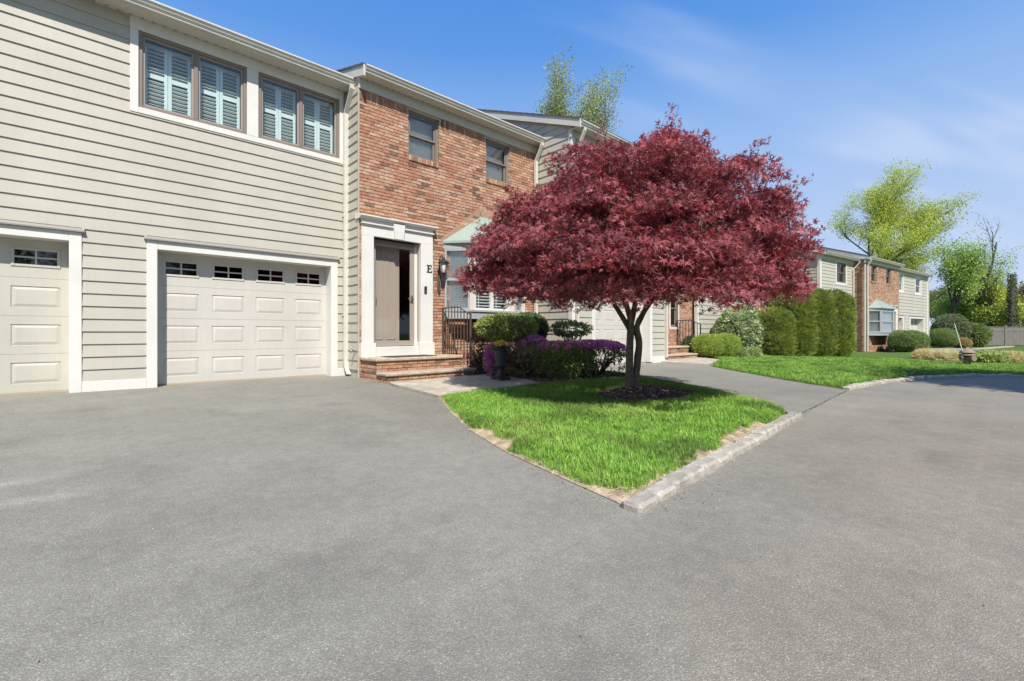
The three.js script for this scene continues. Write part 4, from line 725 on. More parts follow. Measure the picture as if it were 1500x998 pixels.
// ---------------------------------------------------------------- stoops, railings, lantern, doormat
function stoop(label, x, D, w, y, d1, d2, seed, small) {
  const root = thing('brick_stoop', label, 'stoop', [x, y, -D]), r = rng(seed), H1 = .31, H0 = .1, face = (x0, x1, y0, n, z, tr) => { for (let k = 0; k < n; k++) { const yy = y0 + k * (BH + JT), off = (k % 2) * .1; for (let q = x0 - off; q < x1 - .01; q += BW + JT) { const a = Math.max(q, x0), b = Math.min(q + BW, x1); if (b - a < .02) continue; place(mesh('brick', new GB().cbox(a, b, yy, yy + BH, z - .05, z + (r() - .5) * .005, .004), brickMats[pickBrick(r())], root), tr); } } };
  // upper block (to z = d1), lower tread (to z = d2); bricks in front and at both sides, rough stone treads
  const c = mesh('core', new GB().box(.03, w - .03, -.14, H1, 0, d1 - .03).box(.03, w - .03, -.14, H0, d1 - .03, d2 - .03), 'mortar', root);
  face(0, w, H0 + .045, 3, d1); face(0, w, -.105, 3, d2);
  for (const [tx, ry, sgn] of [[0, -Math.PI / 2, 1], [w, Math.PI / 2, -1]]) { const q = (a, b) => sgn > 0 ? [a, b] : [-b, -a]; const t = { x: tx, z: 0, ry }; face(...q(0.0, d1 - .055), H0 + .045, 3, 0, t); face(...q(0, d2 - .055), -.105, 3, 0, t); }
  const st = (z0, z1, y0, y1, n) => mesh('tread', new GB().cbox(-.035, w + .035, y0, y1, z0, z1, .018, (p) => [p[0], p[1] + .006 * (vnoise(p[0] * 9 + n, p[2] * 9) - .5), p[2]]), 'slab', root);
  st(0, d1 + .04, H1 + .035, H1 + .1, 1); st(d1 + .001, d2 + .04, H0 - .002, H0 + .06, 5);
  return root;
}
stoop('brick stoop with two stone treads below the storm door lettered E', 3.93, 8.6, 1.95, -.02, .68, 1.08, 5);
stoop('brick stoop with two stone treads beside the clipped yellow-green shrubs', 14.0, 8.6, 2.45, -.02, .62, .98, 6);
function railing(label, pos, turn, L, hgt, drop, n, mat) {                                       // runs along z from the wall outwards
  const root = thing('iron_railing', label, 'railing', pos, turn), top = (t) => hgt - drop * smooth(.55, 1, t);
  const pts = []; for (let k = 0; k <= 10; k++) pts.push([0, top(k / 10), L * k / 10]); mesh('handrail', tube(pts, [.014, .014], 6), mat, root);
  mesh('lower_rail', bar([0, .14, 0], [0, .14, L - .32], .009), mat, root);
  for (let k = 0; k <= n; k++) { const t = k / n, z = L * t, end = k === 0 || k === n; mesh(end ? 'post' : 'baluster', new GB().box(-(end ? .016 : .008), end ? .016 : .008, k === n ? -.2 : .0 + (end ? 0 : .12) - (t > .7 && !end ? .3 : 0), top(t), z - (end ? .016 : .008), z + (end ? .016 : .008)), mat, root); }
  mesh('scroll', tube([[0, .9, .02], [0, .75, .1], [0, .5, .02], [0, .25, .12], [0, .16, .04]], [.012, .012], 6), mat, root);
  return root;
}
railing('brown wrought iron railing on the right edge of the stoop lettered E', [5.82, .385, -8.57], 0, 1.0, 1.03, .16, 9, M.ironBrown);
railing('thin dark iron railing on the stoop beyond the white garage door', [16.42, .385, -8.57], 0, .9, .95, .14, 8, M.iron);
railing('thin dark railing in front of the far white doorway', farAt(5.5, .2, .35), FARTURN - Math.PI / 2, 2.2, .8, .05, 10, M.iron);
{
  const t = thing('wall_lantern', 'dark coach lantern with long curled tail on the brick beside the bay window', 'lantern', [5.72, 2.1, -8.595]);
  const bp = lathe([[0, 0], [.045, .01], [.05, .02]], 16); mesh('backplate', new THREE.SphereGeometry(1, 18, 12).scale(.055, .24, .018).translate(0, -.12, .012), 'ironBrown', t);
  mesh('arm', tube([[0, .05, .02], [0, .2, .03], [-.0, .42, .06], [0, .46, .14], [0, .4, .19]], [.016, .014, .012, .01], 7), 'iron', t);
  mesh('tail', tube([[0, -.02, .03], [0, -.2, .07], [0, -.34, .04], [0, -.38, .0], [0, -.3, -.0]], [.014, .016, .012, .008], 7), 'ironBrown', t);
  mesh('hood', lathe([[0, .42], [.03, .4], [.05, .36], [.12, .3], [.125, .285], [.0, .285]], 8).translate(0, 0, .19), 'iron', t);
  mesh('glass', lathe([[.0, .285], [.085, .284], [.055, .08], [0, .08]], 6).translate(0, 0, .19), 'lampGlass', t);
  const cg = new GB(); for (let k = 0; k < 6; k++) { const a = k / 6 * Math.PI * 2; cg.geo(bar([Math.sin(a) * .088, .285, .19 + Math.cos(a) * .088], [Math.sin(a) * .058, .08, .19 + Math.cos(a) * .058], .006, 5)); } mesh('cage', cg, 'iron', t);
  mesh('base', lathe([[0, .08], [.065, .08], [.06, .06], [.025, .04], [.02, .0], [0, -.02]], 10).translate(0, 0, .19), 'iron', t);
  const m = describe(mesh(numbered('doormat'), new GB().cbox(4.28, 5.28, .392, .404, -8.46, -7.98, .003), 'mat', scene), 'thin dark doormat on the stoop at the storm door', 'doormat');
  // hose bib on the clapboard return
  const hb = thing('hose_tap', 'small metal hose tap on the clapboard return beside the stoop', 'tap', [3.875, .52, -8.72]);
  mesh('pipe', bar([.02, 0, 0], [-.06, 0, 0], .012), 'nickel', hb); mesh('spout', tube([[-.05, 0, 0], [-.09, -.005, .0], [-.1, -.05, 0]], [.014, .012], 7), 'nickel', hb); mesh('handwheel', new THREE.TorusGeometry(.025, .006, 6, 14).translate(-.06, .045, 0), 'nickel', hb);
}

// ---------------------------------------------------------------- foliage
function leafMat(name, rgb, o = {}) { return std(name, rgb, o.rough ?? 1, { physical: true, transmission: o.through ?? .3, thickness: 0, clearcoat: o.coat ?? .25, clearcoatRoughness: .42, side: THREE.DoubleSide }); }
leafMat('mapleLeaf', [1, 1, 1], { through: .45, coat: .42 });
leafMat('leaf', [1, 1, 1], { through: .42, coat: .15 });
leafMat('petal', [1, 1, 1], { through: .4, coat: 0 });
std('blade', [1, 1, 1], .75, { side: THREE.DoubleSide });
function tris(list) { const p = list.flat(2), g = new THREE.BufferGeometry(); g.setAttribute('position', new THREE.Float32BufferAttribute(p, 3)); g.setAttribute('uv', new THREE.Float32BufferAttribute(new Array(p.length / 3 * 2).fill(0), 2)); g.computeVertexNormals(); return g; }
function palmate(L) {                                                       // drooping five-lobed leaf, stalk at the origin, lying along +y
  const out = [], lob = [[-112, .5], [-58, .84], [0, 1], [58, .84], [112, .5]];
  lob.forEach(([a, l]) => { const t = a * Math.PI / 180, tip = [Math.sin(t) * l * L, Math.cos(t) * l * L, -.28 * l * L], v = (d) => { const q = (a + d) * Math.PI / 180; return [Math.sin(q) * .30 * L, Math.cos(q) * .30 * L, -.03 * L]; }; out.push([[0, 0, 0], v(-24), tip], [[0, 0, 0], tip, v(24)]); });
  return tris(out);
}
function oval(L, W, fold = .25) { const m = L * .45; return tris([[[0, 0, 0], [-W, m, fold * W], [0, L, -.1 * L]], [[0, 0, 0], [0, L, -.1 * L], [W, m, fold * W]]]); }
function orient(p, n, spin, tilt, s) { const q = new THREE.Quaternion().setFromUnitVectors(V3(0, 1, 0), n), w = new THREE.Quaternion().setFromEuler(new THREE.Euler(tilt, spin, 0, 'YXZ')); return new THREE.Matrix4().compose(p, q.multiply(w), V3(s, s, s)); }
function cluster(leaf, n, R, seed, { up = .6, droop = 0, s0 = .7, s1 = 1.2, flat = 1 } = {}) {
  const r = rng(seed), parts = [];
  for (let k = 0; k < n; k++) { const a = r() * 6.283, e = Math.sqrt(r()) * R, p = V3(Math.cos(a) * e, (r() - .5) * R * flat, Math.sin(a) * e), d = V3(Math.cos(a) * (1 - up) + (r() - .5) * .5, up - droop + (r() - .5) * .5, Math.sin(a) * (1 - up) + (r() - .5) * .5).normalize(); parts.push(leaf.clone().applyMatrix4(orient(p, d, r() * 6.283, (r() - .5) * .9, lerp(s0, s1, r())))); }
  return mergeGeometries(parts);
}
const jitterColor = (r, pal, v = .25) => { const c = pal[Math.floor(r() * pal.length)], k = 1 - v + 2 * v * r(); return c.map((x) => x * k); };

// ---- grass
const bladeTuft = (n, h, w, spread, seed) => { const r = rng(seed), t = []; for (let k = 0; k < n; k++) { const a = r() * 6.283, b = r() * 6.283, hh = h * (.55 + .6 * r()), bx = Math.cos(b) * spread * r(), bz = Math.sin(b) * spread * r(), lean = hh * (.15 + .55 * r()), ww = w * (.7 + .6 * r()), ca = Math.cos(a), sa = Math.sin(a), p = (u, wd) => [bx + ca * lean * u * u - sa * wd, hh * (u - .18 * u * u * u), bz + sa * lean * u * u + ca * wd]; t.push([p(0, -ww), p(0, ww), p(.55, ww * .8)], [p(0, -ww), p(.55, ww * .8), p(.55, -ww * .8)], [p(.55, -ww * .8), p(.55, ww * .8), p(1, 0)]); } return tris(t); };
const GREENS = [[.165, .345, .028], [.13, .30, .026], [.20, .38, .042], [.23, .40, .055], [.105, .25, .024], [.26, .39, .085]];
function grass(poly, density, h, seed, keep, lift, label) {
  const r = rng(seed), xs = poly.map((p) => p[0]), ds = poly.map((p) => p[1]), x0 = Math.min(...xs), x1 = Math.max(...xs), d0 = Math.min(...ds), d1 = Math.max(...ds), N = Math.round((x1 - x0) * (d1 - d0) * density), sets = [[], [], []], cols = [[], [], []];
  for (let k = 0; k < N; k++) {
    const x = lerp(x0, x1, r()), D = lerp(d0, d1, r()), q = r(), s = r(); if (!inside(poly, x, D)) continue; const c = keep(x, D, q); if (!c) continue;
    const i = k % 3, patch = fbm(x * 1.3 + seed, D * 1.3, 2, 3), sc = h * (.6 + .5 * s) * c * (.75 + .6 * patch);
    sets[i].push(new THREE.Matrix4().compose(V3(x, gy(x, D) + lift(x, D), -D), new THREE.Quaternion().setFromEuler(new THREE.Euler((r() - .5) * .3, r() * 6.283, (r() - .5) * .3)), V3(sc, sc, sc).multiplyScalar(10)));
    const g = jitterColor(r, GREENS, .22).map((w) => w * lerp(.62, 1.12, smooth(.3, .6, fbm(x * 2.6 + 9, D * 2.6, 5, 3)))), y = smooth(.5, .75, patch) * .5 + (c < .8 ? .35 : 0); cols[i].push([lerp(g[0], .36, y * .6), lerp(g[1], .46, y * .5), lerp(g[2], .12, y * .5)]);
  }
  sets.forEach((l, i) => { const o = instanced(numbered('grass'), bladeTuft(10, .1, .0026, .036, seed + i), 'blade', scene, l, cols[i]); describe(o, label, 'grass'); });
}
const lawnLift = (x, D) => { const e = edgeDist(LAWN1, x, D); return .002 + .03 * smooth(0, .14, e) + .015 * smooth(.1, .5, e); };
grass(LAWN1, 2300, .088, 11, (x, D, q) => {
  const left = edgeDist(LAWN1, x, D, 0, 5), kerb = edgeDist(LAWN1, x, D, 5, 8), n = fbm(x * 2.2, D * 2.2, 6, 3), m = Math.hypot((x - 6.25) / 1.0, (D - 3.75) / .62);
  if (m < 1 + .3 * (n - .5)) return q < .05 ? .5 : 0;
  const bareL = .025 + .46 * smooth(.47, .66, fbm(x * 1.3 + 4, D * 1.3, 3, 2)) * smooth(4.85, 4.2, D), bareK = .025 + .10 * smooth(.4, .7, n) + .11 * smooth(3.4, 2.3, x);
  const inL = left / (bareL * (.5 + n)), inK = kerb / (bareK * (.5 + n)), cover = Math.min(smooth(.55, 1.35, inL), smooth(.5, 1.4, inK));
  if (q > Math.max(.05, cover)) return 0; return .42 + .58 * smooth(0, 1, cover) - .2 * smooth(.3, 0, Math.min(left, kerb));
}, lawnLift, 'lush green grass of the small lawn under the red maple');
grass(clipAxis(LAWN2, 0, 23.5, 1), 330, .085, 15, () => 1.1, () => .035, 'bright green grass of the larger lawn in front of the tall hedge');
{ // loose grit and fallen bits on the paving, thickest along the lawn edge and kerb
  const r = rng(93), l = [], c = []; for (let k = 0; k < 620; k++) { const near = k < 440, t = r(), i = Math.floor(r() * 7), A = LAWN1[i], B = LAWN1[i + 1], x = near ? lerp(A[0], B[0], t) - (i < 5 ? .05 + .35 * r() * r() : -.02) : lerp(-3, 9, r()), D = near ? lerp(A[1], B[1], t) - (i < 5 ? 0 : .16 + .4 * r() * r()) : lerp(-1.5, 8.5, r()); if (inside(LAWN1, x, D)) continue; const s = .5 + 1.3 * r() * r(); l.push(new THREE.Matrix4().compose(V3(x, gy(x, D) + .004, -D), new THREE.Quaternion().setFromEuler(new THREE.Euler(r() * 6, r() * 6, r() * 6)), V3(s, s * .6, s))); c.push(jitterColor(r, [[.36, .33, .28], [.44, .41, .36], [.22, .17, .12], [.32, .27, .19], [.14, .12, .09]], .25)); }
  describe(instanced('grit', new THREE.DodecahedronGeometry(.0042, 0), std('gritStone', [1, 1, 1], .9), scene, l, c), 'loose grit and bits of bark scattered on the asphalt', 'grit');
}
{ // dry straw, clippings and grit on the bare edges of the front lawn
  const r = rng(91), l = [], c = []; for (let k = 0; k < 4800; k++) { const x = lerp(2.25, 6.6, r()), D = lerp(1.6, 5.2, r()); if (!inside(LAWN1, x, D)) continue; const e = Math.min(edgeDist(LAWN1, x, D, 0, 5), edgeDist(LAWN1, x, D, 5, 8)); if (e > .55 || r() > .9 - e) continue; l.push(new THREE.Matrix4().compose(V3(x, gy(x, D) + lawnLift(x, D) + .006, -D), new THREE.Quaternion().setFromEuler(new THREE.Euler((r() - .5) * .5, r() * 6.28, (r() - .5) * .5)), V3(.4 + r() * 1.3, 1, 1))); c.push(jitterColor(r, [[.55, .47, .30], [.48, .40, .24], [.40, .36, .16], [.30, .23, .15], [.6, .56, .46]], .25)); }
  describe(instanced('straw_litter', new THREE.BoxGeometry(.04, .003, .004), std('straw', [1, 1, 1], .95), scene, l, c), 'dry straw and clippings on the bare lawn edge', 'litter');
}
{ // mulch ring at the maple: chips
  const g = sheet(Array.from({ length: 22 }, (_, k) => { const a = k / 22 * 6.283, q = .9 + .25 * vnoise(k * .7, 3); return [6.25 + 1.0 * q * Math.cos(a), 3.75 + .62 * q * Math.sin(a)]; }), .15, .052, null, (x, D) => .10 * smooth(1, .1, Math.hypot(x - 6.25, (D - 3.85) * 1.4)) + .03 * fbm(x * 6, D * 6, 3, 2));
  structure('mulch_ring', g, 'mulch');
  const r = rng(44), list = [], cols = []; for (let k = 0; k < 1500; k++) { const a = r() * 6.283, e = Math.sqrt(r()), x = 6.25 + Math.cos(a) * e * .98, D = 3.75 + Math.sin(a) * e * .6, y = gy(x, D) + .058 + .10 * smooth(1, .1, Math.hypot(x - 6.25, (D - 3.85) * 1.4)) + .03 * fbm(x * 6, D * 6, 3, 2); list.push(new THREE.Matrix4().compose(V3(x, y, -D), new THREE.Quaternion().setFromEuler(new THREE.Euler((r() - .5) * .9, r() * 6.28, (r() - .5) * .9)), V3(1, 1, 1).multiplyScalar(.6 + r()))); cols.push(jitterColor(r, [[.11, .065, .045], [.17, .11, .075], [.07, .045, .035], [.30, .24, .17]], .3)); }
  describe(instanced('wood_chips', new THREE.BoxGeometry(.05, .008, .014), std('chip', [1, 1, 1], .95), scene, list, cols), 'brown wood chips round the foot of the red maple', 'mulch');
  const l2 = [], c2 = []; for (let k = 0; k < 5200; k++) { const x = lerp(5.95, 8.8, r()), D = lerp(5.6, 8.4, r()); if (D < 5.6 + .0 * x || (x < 6.3 && D < 7.5 && x < 6.0 + (D - 5.7) * .45)) continue; l2.push(new THREE.Matrix4().compose(V3(x, gy(x, D) + .035 + .05 * fbm(x * 2, D * 2, 1, 3), -D), new THREE.Quaternion().setFromEuler(new THREE.Euler((r() - .5) * .9, r() * 6.28, (r() - .5) * .9)), V3(1, 1, 1).multiplyScalar(.7 + r()))); c2.push(jitterColor(r, [[.11, .07, .05], [.15, .10, .07], [.06, .045, .035], [.22, .17, .12]], .3)); }
  describe(instanced('wood_chips_001', new THREE.BoxGeometry(.05, .008, .014), M.chip, scene, l2, c2), 'dark mulch chips in the bed under the azaleas', 'mulch'); taken.wood_chips = 1;
}

// ---- the red Japanese maple
{
  const BX = 6.22, BD = 3.98, by = gy(BX, BD) + .06, t = thing('japanese_maple', 'spreading dark red Japanese maple with forked trunk on the small lawn', 'tree', [BX, by, -BD]);
  const r = rng(77), rt = V3(Math.cos(YAW), 0, Math.sin(YAW)), fw = V3(Math.sin(YAW), 0, -Math.cos(YAW));        // the photograph's right and away, used only to lay out the limbs
  const at = (a, y, b = 0) => { const v = V3().addScaledVector(rt, a).addScaledVector(fw, b); return [v.x, y, v.z]; };
  const T = (pts, rad, sd) => tube(pts, rad.map((q) => q * .68), 10, .4, sd);
  const trunk = mergeGeometries([
    T([at(-.05, -.1), at(-.045, .12), at(-.05, .45), at(-.04, .8), at(-.03, 1.08), at(-.06, 1.3)], [.125, .095, .085, .085, .075, .06], 1),
    T([at(.05, -.1, .02), at(.05, .15, .02), at(.085, .5, .03), at(.1, .8, .02), at(.06, 1.0), at(.1, 1.16)], [.1, .085, .078, .075, .07, .055], 4),
  ]);
  mesh('trunk', trunk, 'bark', t);
  const tips = [];
  const limbs = [
    [[-.05, 1.0], [-.17, 1.2], [-.27, 1.36], [-.42, 1.62, -.1], [-.75, 1.95, -.2], [-1.25, 2.15, -.3]], [[-.05, 1.2], [-.1, 1.38], [-.14, 1.6, .1], [-.35, 2.1, .3], [-.6, 2.7, .4]],
    [[-.02, 1.1], [.03, 1.35], [.04, 1.6], [.0, 2.1, -.1], [.1, 2.8, -.05], [.15, 3.4, .0]], [[.08, 1.08], [.22, 1.34], [.42, 1.56], [.75, 1.8, -.1], [1.2, 2.05, -.25], [1.65, 2.15, -.2]],
    [[.2, 1.32], [.27, 1.5], [.3, 1.7, .2], [.6, 2.3, .35], [.95, 2.9, .4]], [[.04, 1.5], [.14, 1.65], [.3, 1.9, -.5], [.4, 2.2, -1.1], [.45, 2.3, -1.6]],
    [[-.1, 1.35], [-.25, 1.6, -.3], [-.5, 1.9, -.8], [-.7, 2.1, -1.4]], [[.03, 1.5], [.1, 1.8, .5], [.15, 2.2, 1.1], [.2, 2.4, 1.6]], [[-.3, 1.42], [-.6, 1.6, .4], [-1.0, 1.9, .9], [-1.3, 2.1, 1.2]], [[.4, 1.54], [.75, 1.8, .5], [1.1, 2.1, 1.0], [1.4, 2.2, 1.2]],
  ];
  const bg = limbs.map((l, i) => { const p = l.map(([a, y, b]) => at(a, y, b ?? 0)); for (let k = 2; k < p.length; k++) tips.push(V3(...p[k])); return tube(p, [.044, .038, .03, .02, .011], 8, .25, i); });
  // foliage pads through the crown; each hangs on a twig from the nearest limb
  const leaf = palmate(.058), sprays = [0, 1, 2].map((k) => cluster(leaf, 11, .105, 200 + k, { up: -.05, droop: .22, flat: .7 })), sets = [[], [], []], cols = [[], [], []];
  const PAL = [[.335, .042, .058], [.27, .034, .045], [.40, .07, .086], [.175, .024, .032], [.46, .115, .13], [.44, .045, .058], [.22, .034, .04]];
  const cx = V3(...at(-.02, 0, 0)), pads = [];
  const RX = 2.1, RZ = 2.18, CY = 2.05 - by, UP = 1.62, DN = .8;
  for (let k = 0; k < 4000 && pads.length < 128; k++) {
    const a = r() * 6.283, v = r() * 2 - 1, s = Math.sqrt(1 - v * v), lobes = .80 + .40 * vnoise(Math.cos(a) * 2.1 + 7, Math.sin(a) * 2.1 + 3, v * 2.2 + 4), e = (r() < .74 ? lerp(.82, 1, r()) : lerp(.4, .8, r())) * lobes;
    let y = v > 0 ? v * UP : v * DN; const p = V3(Math.cos(a) * s * RX * e, CY + y * e, Math.sin(a) * s * RZ * e).add(cx).addScaledVector(rt, .12 * Math.max(0, v));
    if (v < -.55 && s < .75) continue; if (p.clone().sub(cx).dot(rt) > 1.72) continue; if (p.clone().sub(cx).dot(fw) > .5 && r() < .35) continue; if ([[-.75, 2.25, -1.1, .5], [.05, 2.2, -1.55, .42], [.8, 2.95, -.8, .42], [-.2, 3.1, -1.0, .3]].some(([a2, y2, b2, R2]) => p.distanceTo(V3(...at(a2, y2 - by, b2))) < R2)) continue; if (v < 0) p.y = Math.max(p.y, 1.27 - by + .25 * r());
    if (pads.some((q) => Math.hypot(q.x - p.x, (q.y - p.y) * 1.7, q.z - p.z) < .44)) continue;
    pads.push(p);
  }
  for (const [a, y, b] of [[-2.12, 2.2, 0], [-1.95, 2.48, .1], [-2.15, 1.86, -.1], [-1.9, 1.7, -.5], [-1.7, 2.72, 0], [-2.0, 2.05, -.5], [-1.55, 1.6, -1.0], [1.5, 1.58, -1.1], [1.7, 1.62, -.4], [1.2, 1.55, -1.45], [.85, 1.5, -1.75], [-1.3, 1.45, -1.6], [-.95, 1.4, -1.85], [-.55, 1.38, -2.0], [-.1, 1.42, -2.1], [.3, 1.4, -2.05], [.65, 1.48, -1.95], [-1.6, 1.5, -1.3], [-.3, 1.7, -2.15], [-.8, 1.75, -2.0], [.2, 1.8, -2.2]]) pads.push(V3(...at(a, y - by, b)));
  const add = (p, sc) => { const i = Math.floor(r() * 3); sets[i].push(new THREE.Matrix4().compose(p, new THREE.Quaternion().setFromEuler(new THREE.Euler((r() - .5) * .9, r() * 6.283, (r() - .5) * .9)), V3(sc, sc, sc))); cols[i].push(jitterColor(r, PAL, .22)); };
  for (const p of pads) {
    const out = V3(p.x, 0, p.z).sub(cx), R = .26 + r() * .22, n = Math.round(38 + 100 * R), near = tips.reduce((b, q) => (q.distanceTo(p) + Math.max(0, q.y - p.y) < b.distanceTo(p) + Math.max(0, b.y - p.y) ? q : b));
    const mid = near.clone().lerp(p, .5).add(V3((r() - .5) * .2, .1 + r() * .1, (r() - .5) * .2)); bg.push(tube([near.toArray(), mid.toArray(), [p.x, p.y - .03, p.z]], [.014, .009, .004], 5)); 
    for (let j = 0; j < 4; j++) { const a = r() * 6.283; bg.push(tube([mid.clone().lerp(p, .3 + .5 * r()).toArray(), [p.x + Math.cos(a) * R * .8, p.y - .05, p.z + Math.sin(a) * R * .8]], [.006, .003], 4)); }
    for (let k = 0; k < n; k++) { const a = r() * 6.283, e = Math.sqrt(r()) * R * 1.15, q = V3(p.x + Math.cos(a) * e, p.y + .06 - .45 * e * e / R + (r() - .5) * .16, p.z + Math.sin(a) * e).addScaledVector(out.clone().normalize(), .05); add(q, .75 + .45 * r()); }
  }
  for (let k = 0; k < 150; k++) { const p = pads[Math.floor(r() * pads.length)].clone(), d = p.clone().sub(V3(cx.x, CY, cx.z)).normalize(); if (d.y < .15) continue; for (let j = 0; j < 3; j++) { const q = p.clone().addScaledVector(d, .2 + .12 * j).add(V3((r() - .5) * .12, .03, (r() - .5) * .12)); add(q, .65); } bg.push(tube([p.toArray(), p.clone().addScaledVector(d, .45).toArray()], [.005, .002], 4)); }
  mesh('branches', mergeGeometries(bg), 'barkDark', t);
  sets.forEach((l, i) => instanced('crown', sprays[i], 'mapleLeaf', t, l, cols[i]));
}

// ---- shrubs
function shrub(name, label, category, [x, D], { r: [rx, ry, rz], lift = 0, n, leaf, clusterN = 8, R = .06, pal, v = .25, seed, core, stems = 6, power = 2, thick = .22, blooms, up = .5, s = [.8, 1.25], group, stemMat = 'twig', hollow = 0 }) {
  const t = thing(name, label, category, [x, gy(x, D) + .03, -D], 0, group), r = rng(seed), sg = [];
  for (let k = 0; k < stems; k++) { const a = k / stems * 6.283 + r(), e = .7 * r() + .15; sg.push(tube([[Math.cos(a) * .05, -.06, Math.sin(a) * .05], [Math.cos(a) * rx * e * .4, lift * .6 + ry * .3, Math.sin(a) * rz * e * .4], [Math.cos(a) * rx * e, lift + ry * (.9 + .5 * r()), Math.sin(a) * rz * e]], [.016, .012, .005].map((q) => q * (.7 + ry * .6)), 5)); for (let j = 0; j < 3; j++) { const b = a + (r() - .5) * 2, f = .5 + .4 * r(); sg.push(tube([[Math.cos(a) * rx * e * .5, lift * .7 + ry * (.4 + .3 * r()), Math.sin(a) * rz * e * .5], [Math.cos(b) * rx * f, lift + ry * (.8 + .6 * r()), Math.sin(b) * rz * f]], [.007, .003], 4)); } }
  mesh('stems', mergeGeometries(sg), stemMat, t);
  const sp = (a, vv, e) => { const c = Math.cos(a), q = Math.sin(a), su = Math.pow(Math.max(1e-6, 1 - Math.pow(Math.abs(vv), power)), 1 / power), k = power > 2.2 ? 1 / Math.pow(Math.pow(Math.abs(c), power) + Math.pow(Math.abs(q), power), 1 / power) : 1; return V3(c * su * rx * e * k, lift + ry + vv * ry * e, q * su * rz * e * k); };
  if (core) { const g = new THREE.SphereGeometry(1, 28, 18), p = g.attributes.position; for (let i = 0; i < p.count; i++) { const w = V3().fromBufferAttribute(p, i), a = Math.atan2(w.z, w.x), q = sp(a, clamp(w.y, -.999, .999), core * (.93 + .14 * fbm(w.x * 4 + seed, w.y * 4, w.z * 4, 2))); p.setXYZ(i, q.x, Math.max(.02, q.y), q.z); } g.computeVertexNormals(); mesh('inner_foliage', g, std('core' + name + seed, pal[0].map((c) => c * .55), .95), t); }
  const geos = [0, 1].map((k) => cluster(leaf, clusterN, R, seed + k, { up })), sets = [[], []], cols = [[], []];
  for (let k = 0; k < n; k++) {
    const a = r() * 6.283, vv = r() * 2 - 1, lump = .86 + .28 * fbm(Math.cos(a) * 3.4 + seed, vv * 3.4, Math.sin(a) * 3.4, 3), e = (1 - thick * r() * r()) * lump, p = sp(a, vv, e); if (p.y < .04 || (hollow && vv < hollow && r() < .8)) continue;
    const nrm = V3(p.x / rx / rx, (p.y - lift - ry) / ry / ry, p.z / rz / rz).normalize(), i = k % 2; sets[i].push(orient(p, nrm.add(V3((r() - .5) * .7, .25 + (r() - .5) * .5, (r() - .5) * .7)).normalize(), r() * 6.283, 0, lerp(s[0], s[1], r()))); cols[i].push(jitterColor(r, pal, v));
  }
  sets.forEach((l, i) => instanced('foliage', geos[i], 'leaf', t, l, cols[i]));
  if (blooms) { const bl = [], bc = [], fg = cluster(oval(.034, .016, .4), 7, .025, seed + 9, { up: .55 }); for (let k = 0; k < blooms.n; k++) { const a = r() * 6.283, vv = lerp(blooms.v0 ?? 0, 1, Math.sqrt(r())), p = sp(a, Math.min(vv, .999), 1.0 + .05 * r()); if (fbm(p.x * 5 + seed, p.y * 5, p.z * 5, 2) < (blooms.gap ?? .4)) continue; bl.push(orient(p, V3(p.x / rx, (p.y - lift - ry) / ry + .4, p.z / rz).normalize(), r() * 6.283, 0, .8 + .6 * r())); bc.push(jitterColor(r, blooms.pal, .2)); } instanced('blossom', fg, 'petal', t, bl, bc); }
  return t;
}
const OV = oval(.05, .014), OVB = oval(.07, .02), OVS = oval(.03, .01), OVL = oval(.11, .026);
const PURPLE = [[.72, .15, .58], [.80, .24, .66], [.6, .11, .50], [.84, .38, .64]], PINK = [[.62, .14, .50], [.70, .22, .58], [.5, .1, .42]];
const BEDG = 'azaleas in the bed beside the stoop';
// cloud-pruned broadleaf on bare stems by the bay window
shrub('holly_shrub', 'flat-topped green shrub on bare stems in front of the bay window', 'shrub', [6.72, 7.45], { r: [.6, .22, .5], lift: .78, n: 1700, leaf: OVB, pal: [[.36, .44, .09], [.26, .34, .075], [.17, .24, .06], [.42, .48, .12]], _p: [[.131, .21, .0525], [.175, .263, .0613], [.28, .367, .0875], [.0963, .158, .049]], seed: 301, core: .72, stems: 5, power: 2.6 });
shrub('holly_shrub', 'smaller dark green shrub joined to the flat-topped one under the bay window', 'shrub', [7.5, 7.6], { r: [.42, .3, .4], lift: .68, n: 1100, leaf: OVB, pal: [[.105, .166, .0525], [.14, .21, .0613], [.0875, .131, .049]], seed: 302, core: .6, stems: 4 });
shrub('privet_shrub', 'thin airy shrub with flat top against the clapboard beside the brick corner', 'shrub', [8.25, 6.9], { r: [.55, .15, .38], lift: .84, n: 260, clusterN: 5, leaf: OVB, pal: [[.228, .315, .0875], [.14, .21, .07], [.0963, .149, .0525]], seed: 303, stems: 9, thick: .6 });
// azalea bed
shrub('azalea', 'brownish twiggy azalea with few leaves behind the urn', 'shrub', [6.55, 6.75], { r: [.55, .35, .5], n: 330, leaf: OV, pal: [[.26, .247, .078], [.325, .234, .117], [.195, .195, .078]], seed: 311, stems: 34, thick: .8, power: 2.6, stemMat: 'barkDark', group: BEDG, blooms: { n: 30, pal: PINK, v0: .2 } });
shrub('azalea', 'green azalea with scattered purple flowers in the middle of the bed', 'shrub', [7.15, 6.2], { r: [.6, .36, .55], n: 1500, leaf: OV, pal: [[.26, .364, .078], [.351, .442, .104], [.169, .234, .065]], seed: 312, stems: 14, thick: .5, power: 2.7, core: .5, group: BEDG, blooms: { n: 230, pal: PURPLE, v0: .45 } });
shrub('azalea', 'azalea covered with purple flowers on top nearest the white garage door', 'shrub', [8.05, 6.05], { r: [.72, .36, .6], n: 700, leaf: OV, pal: [[.208, .247, .078], [.26, .286, .091], [.143, .169, .065]], seed: 313, stems: 34, thick: .6, hollow: .15, power: 2.6, stemMat: 'barkDark', group: BEDG, blooms: { n: 1250, pal: [...PURPLE, [.72, .3, .5]], v0: .5 } });
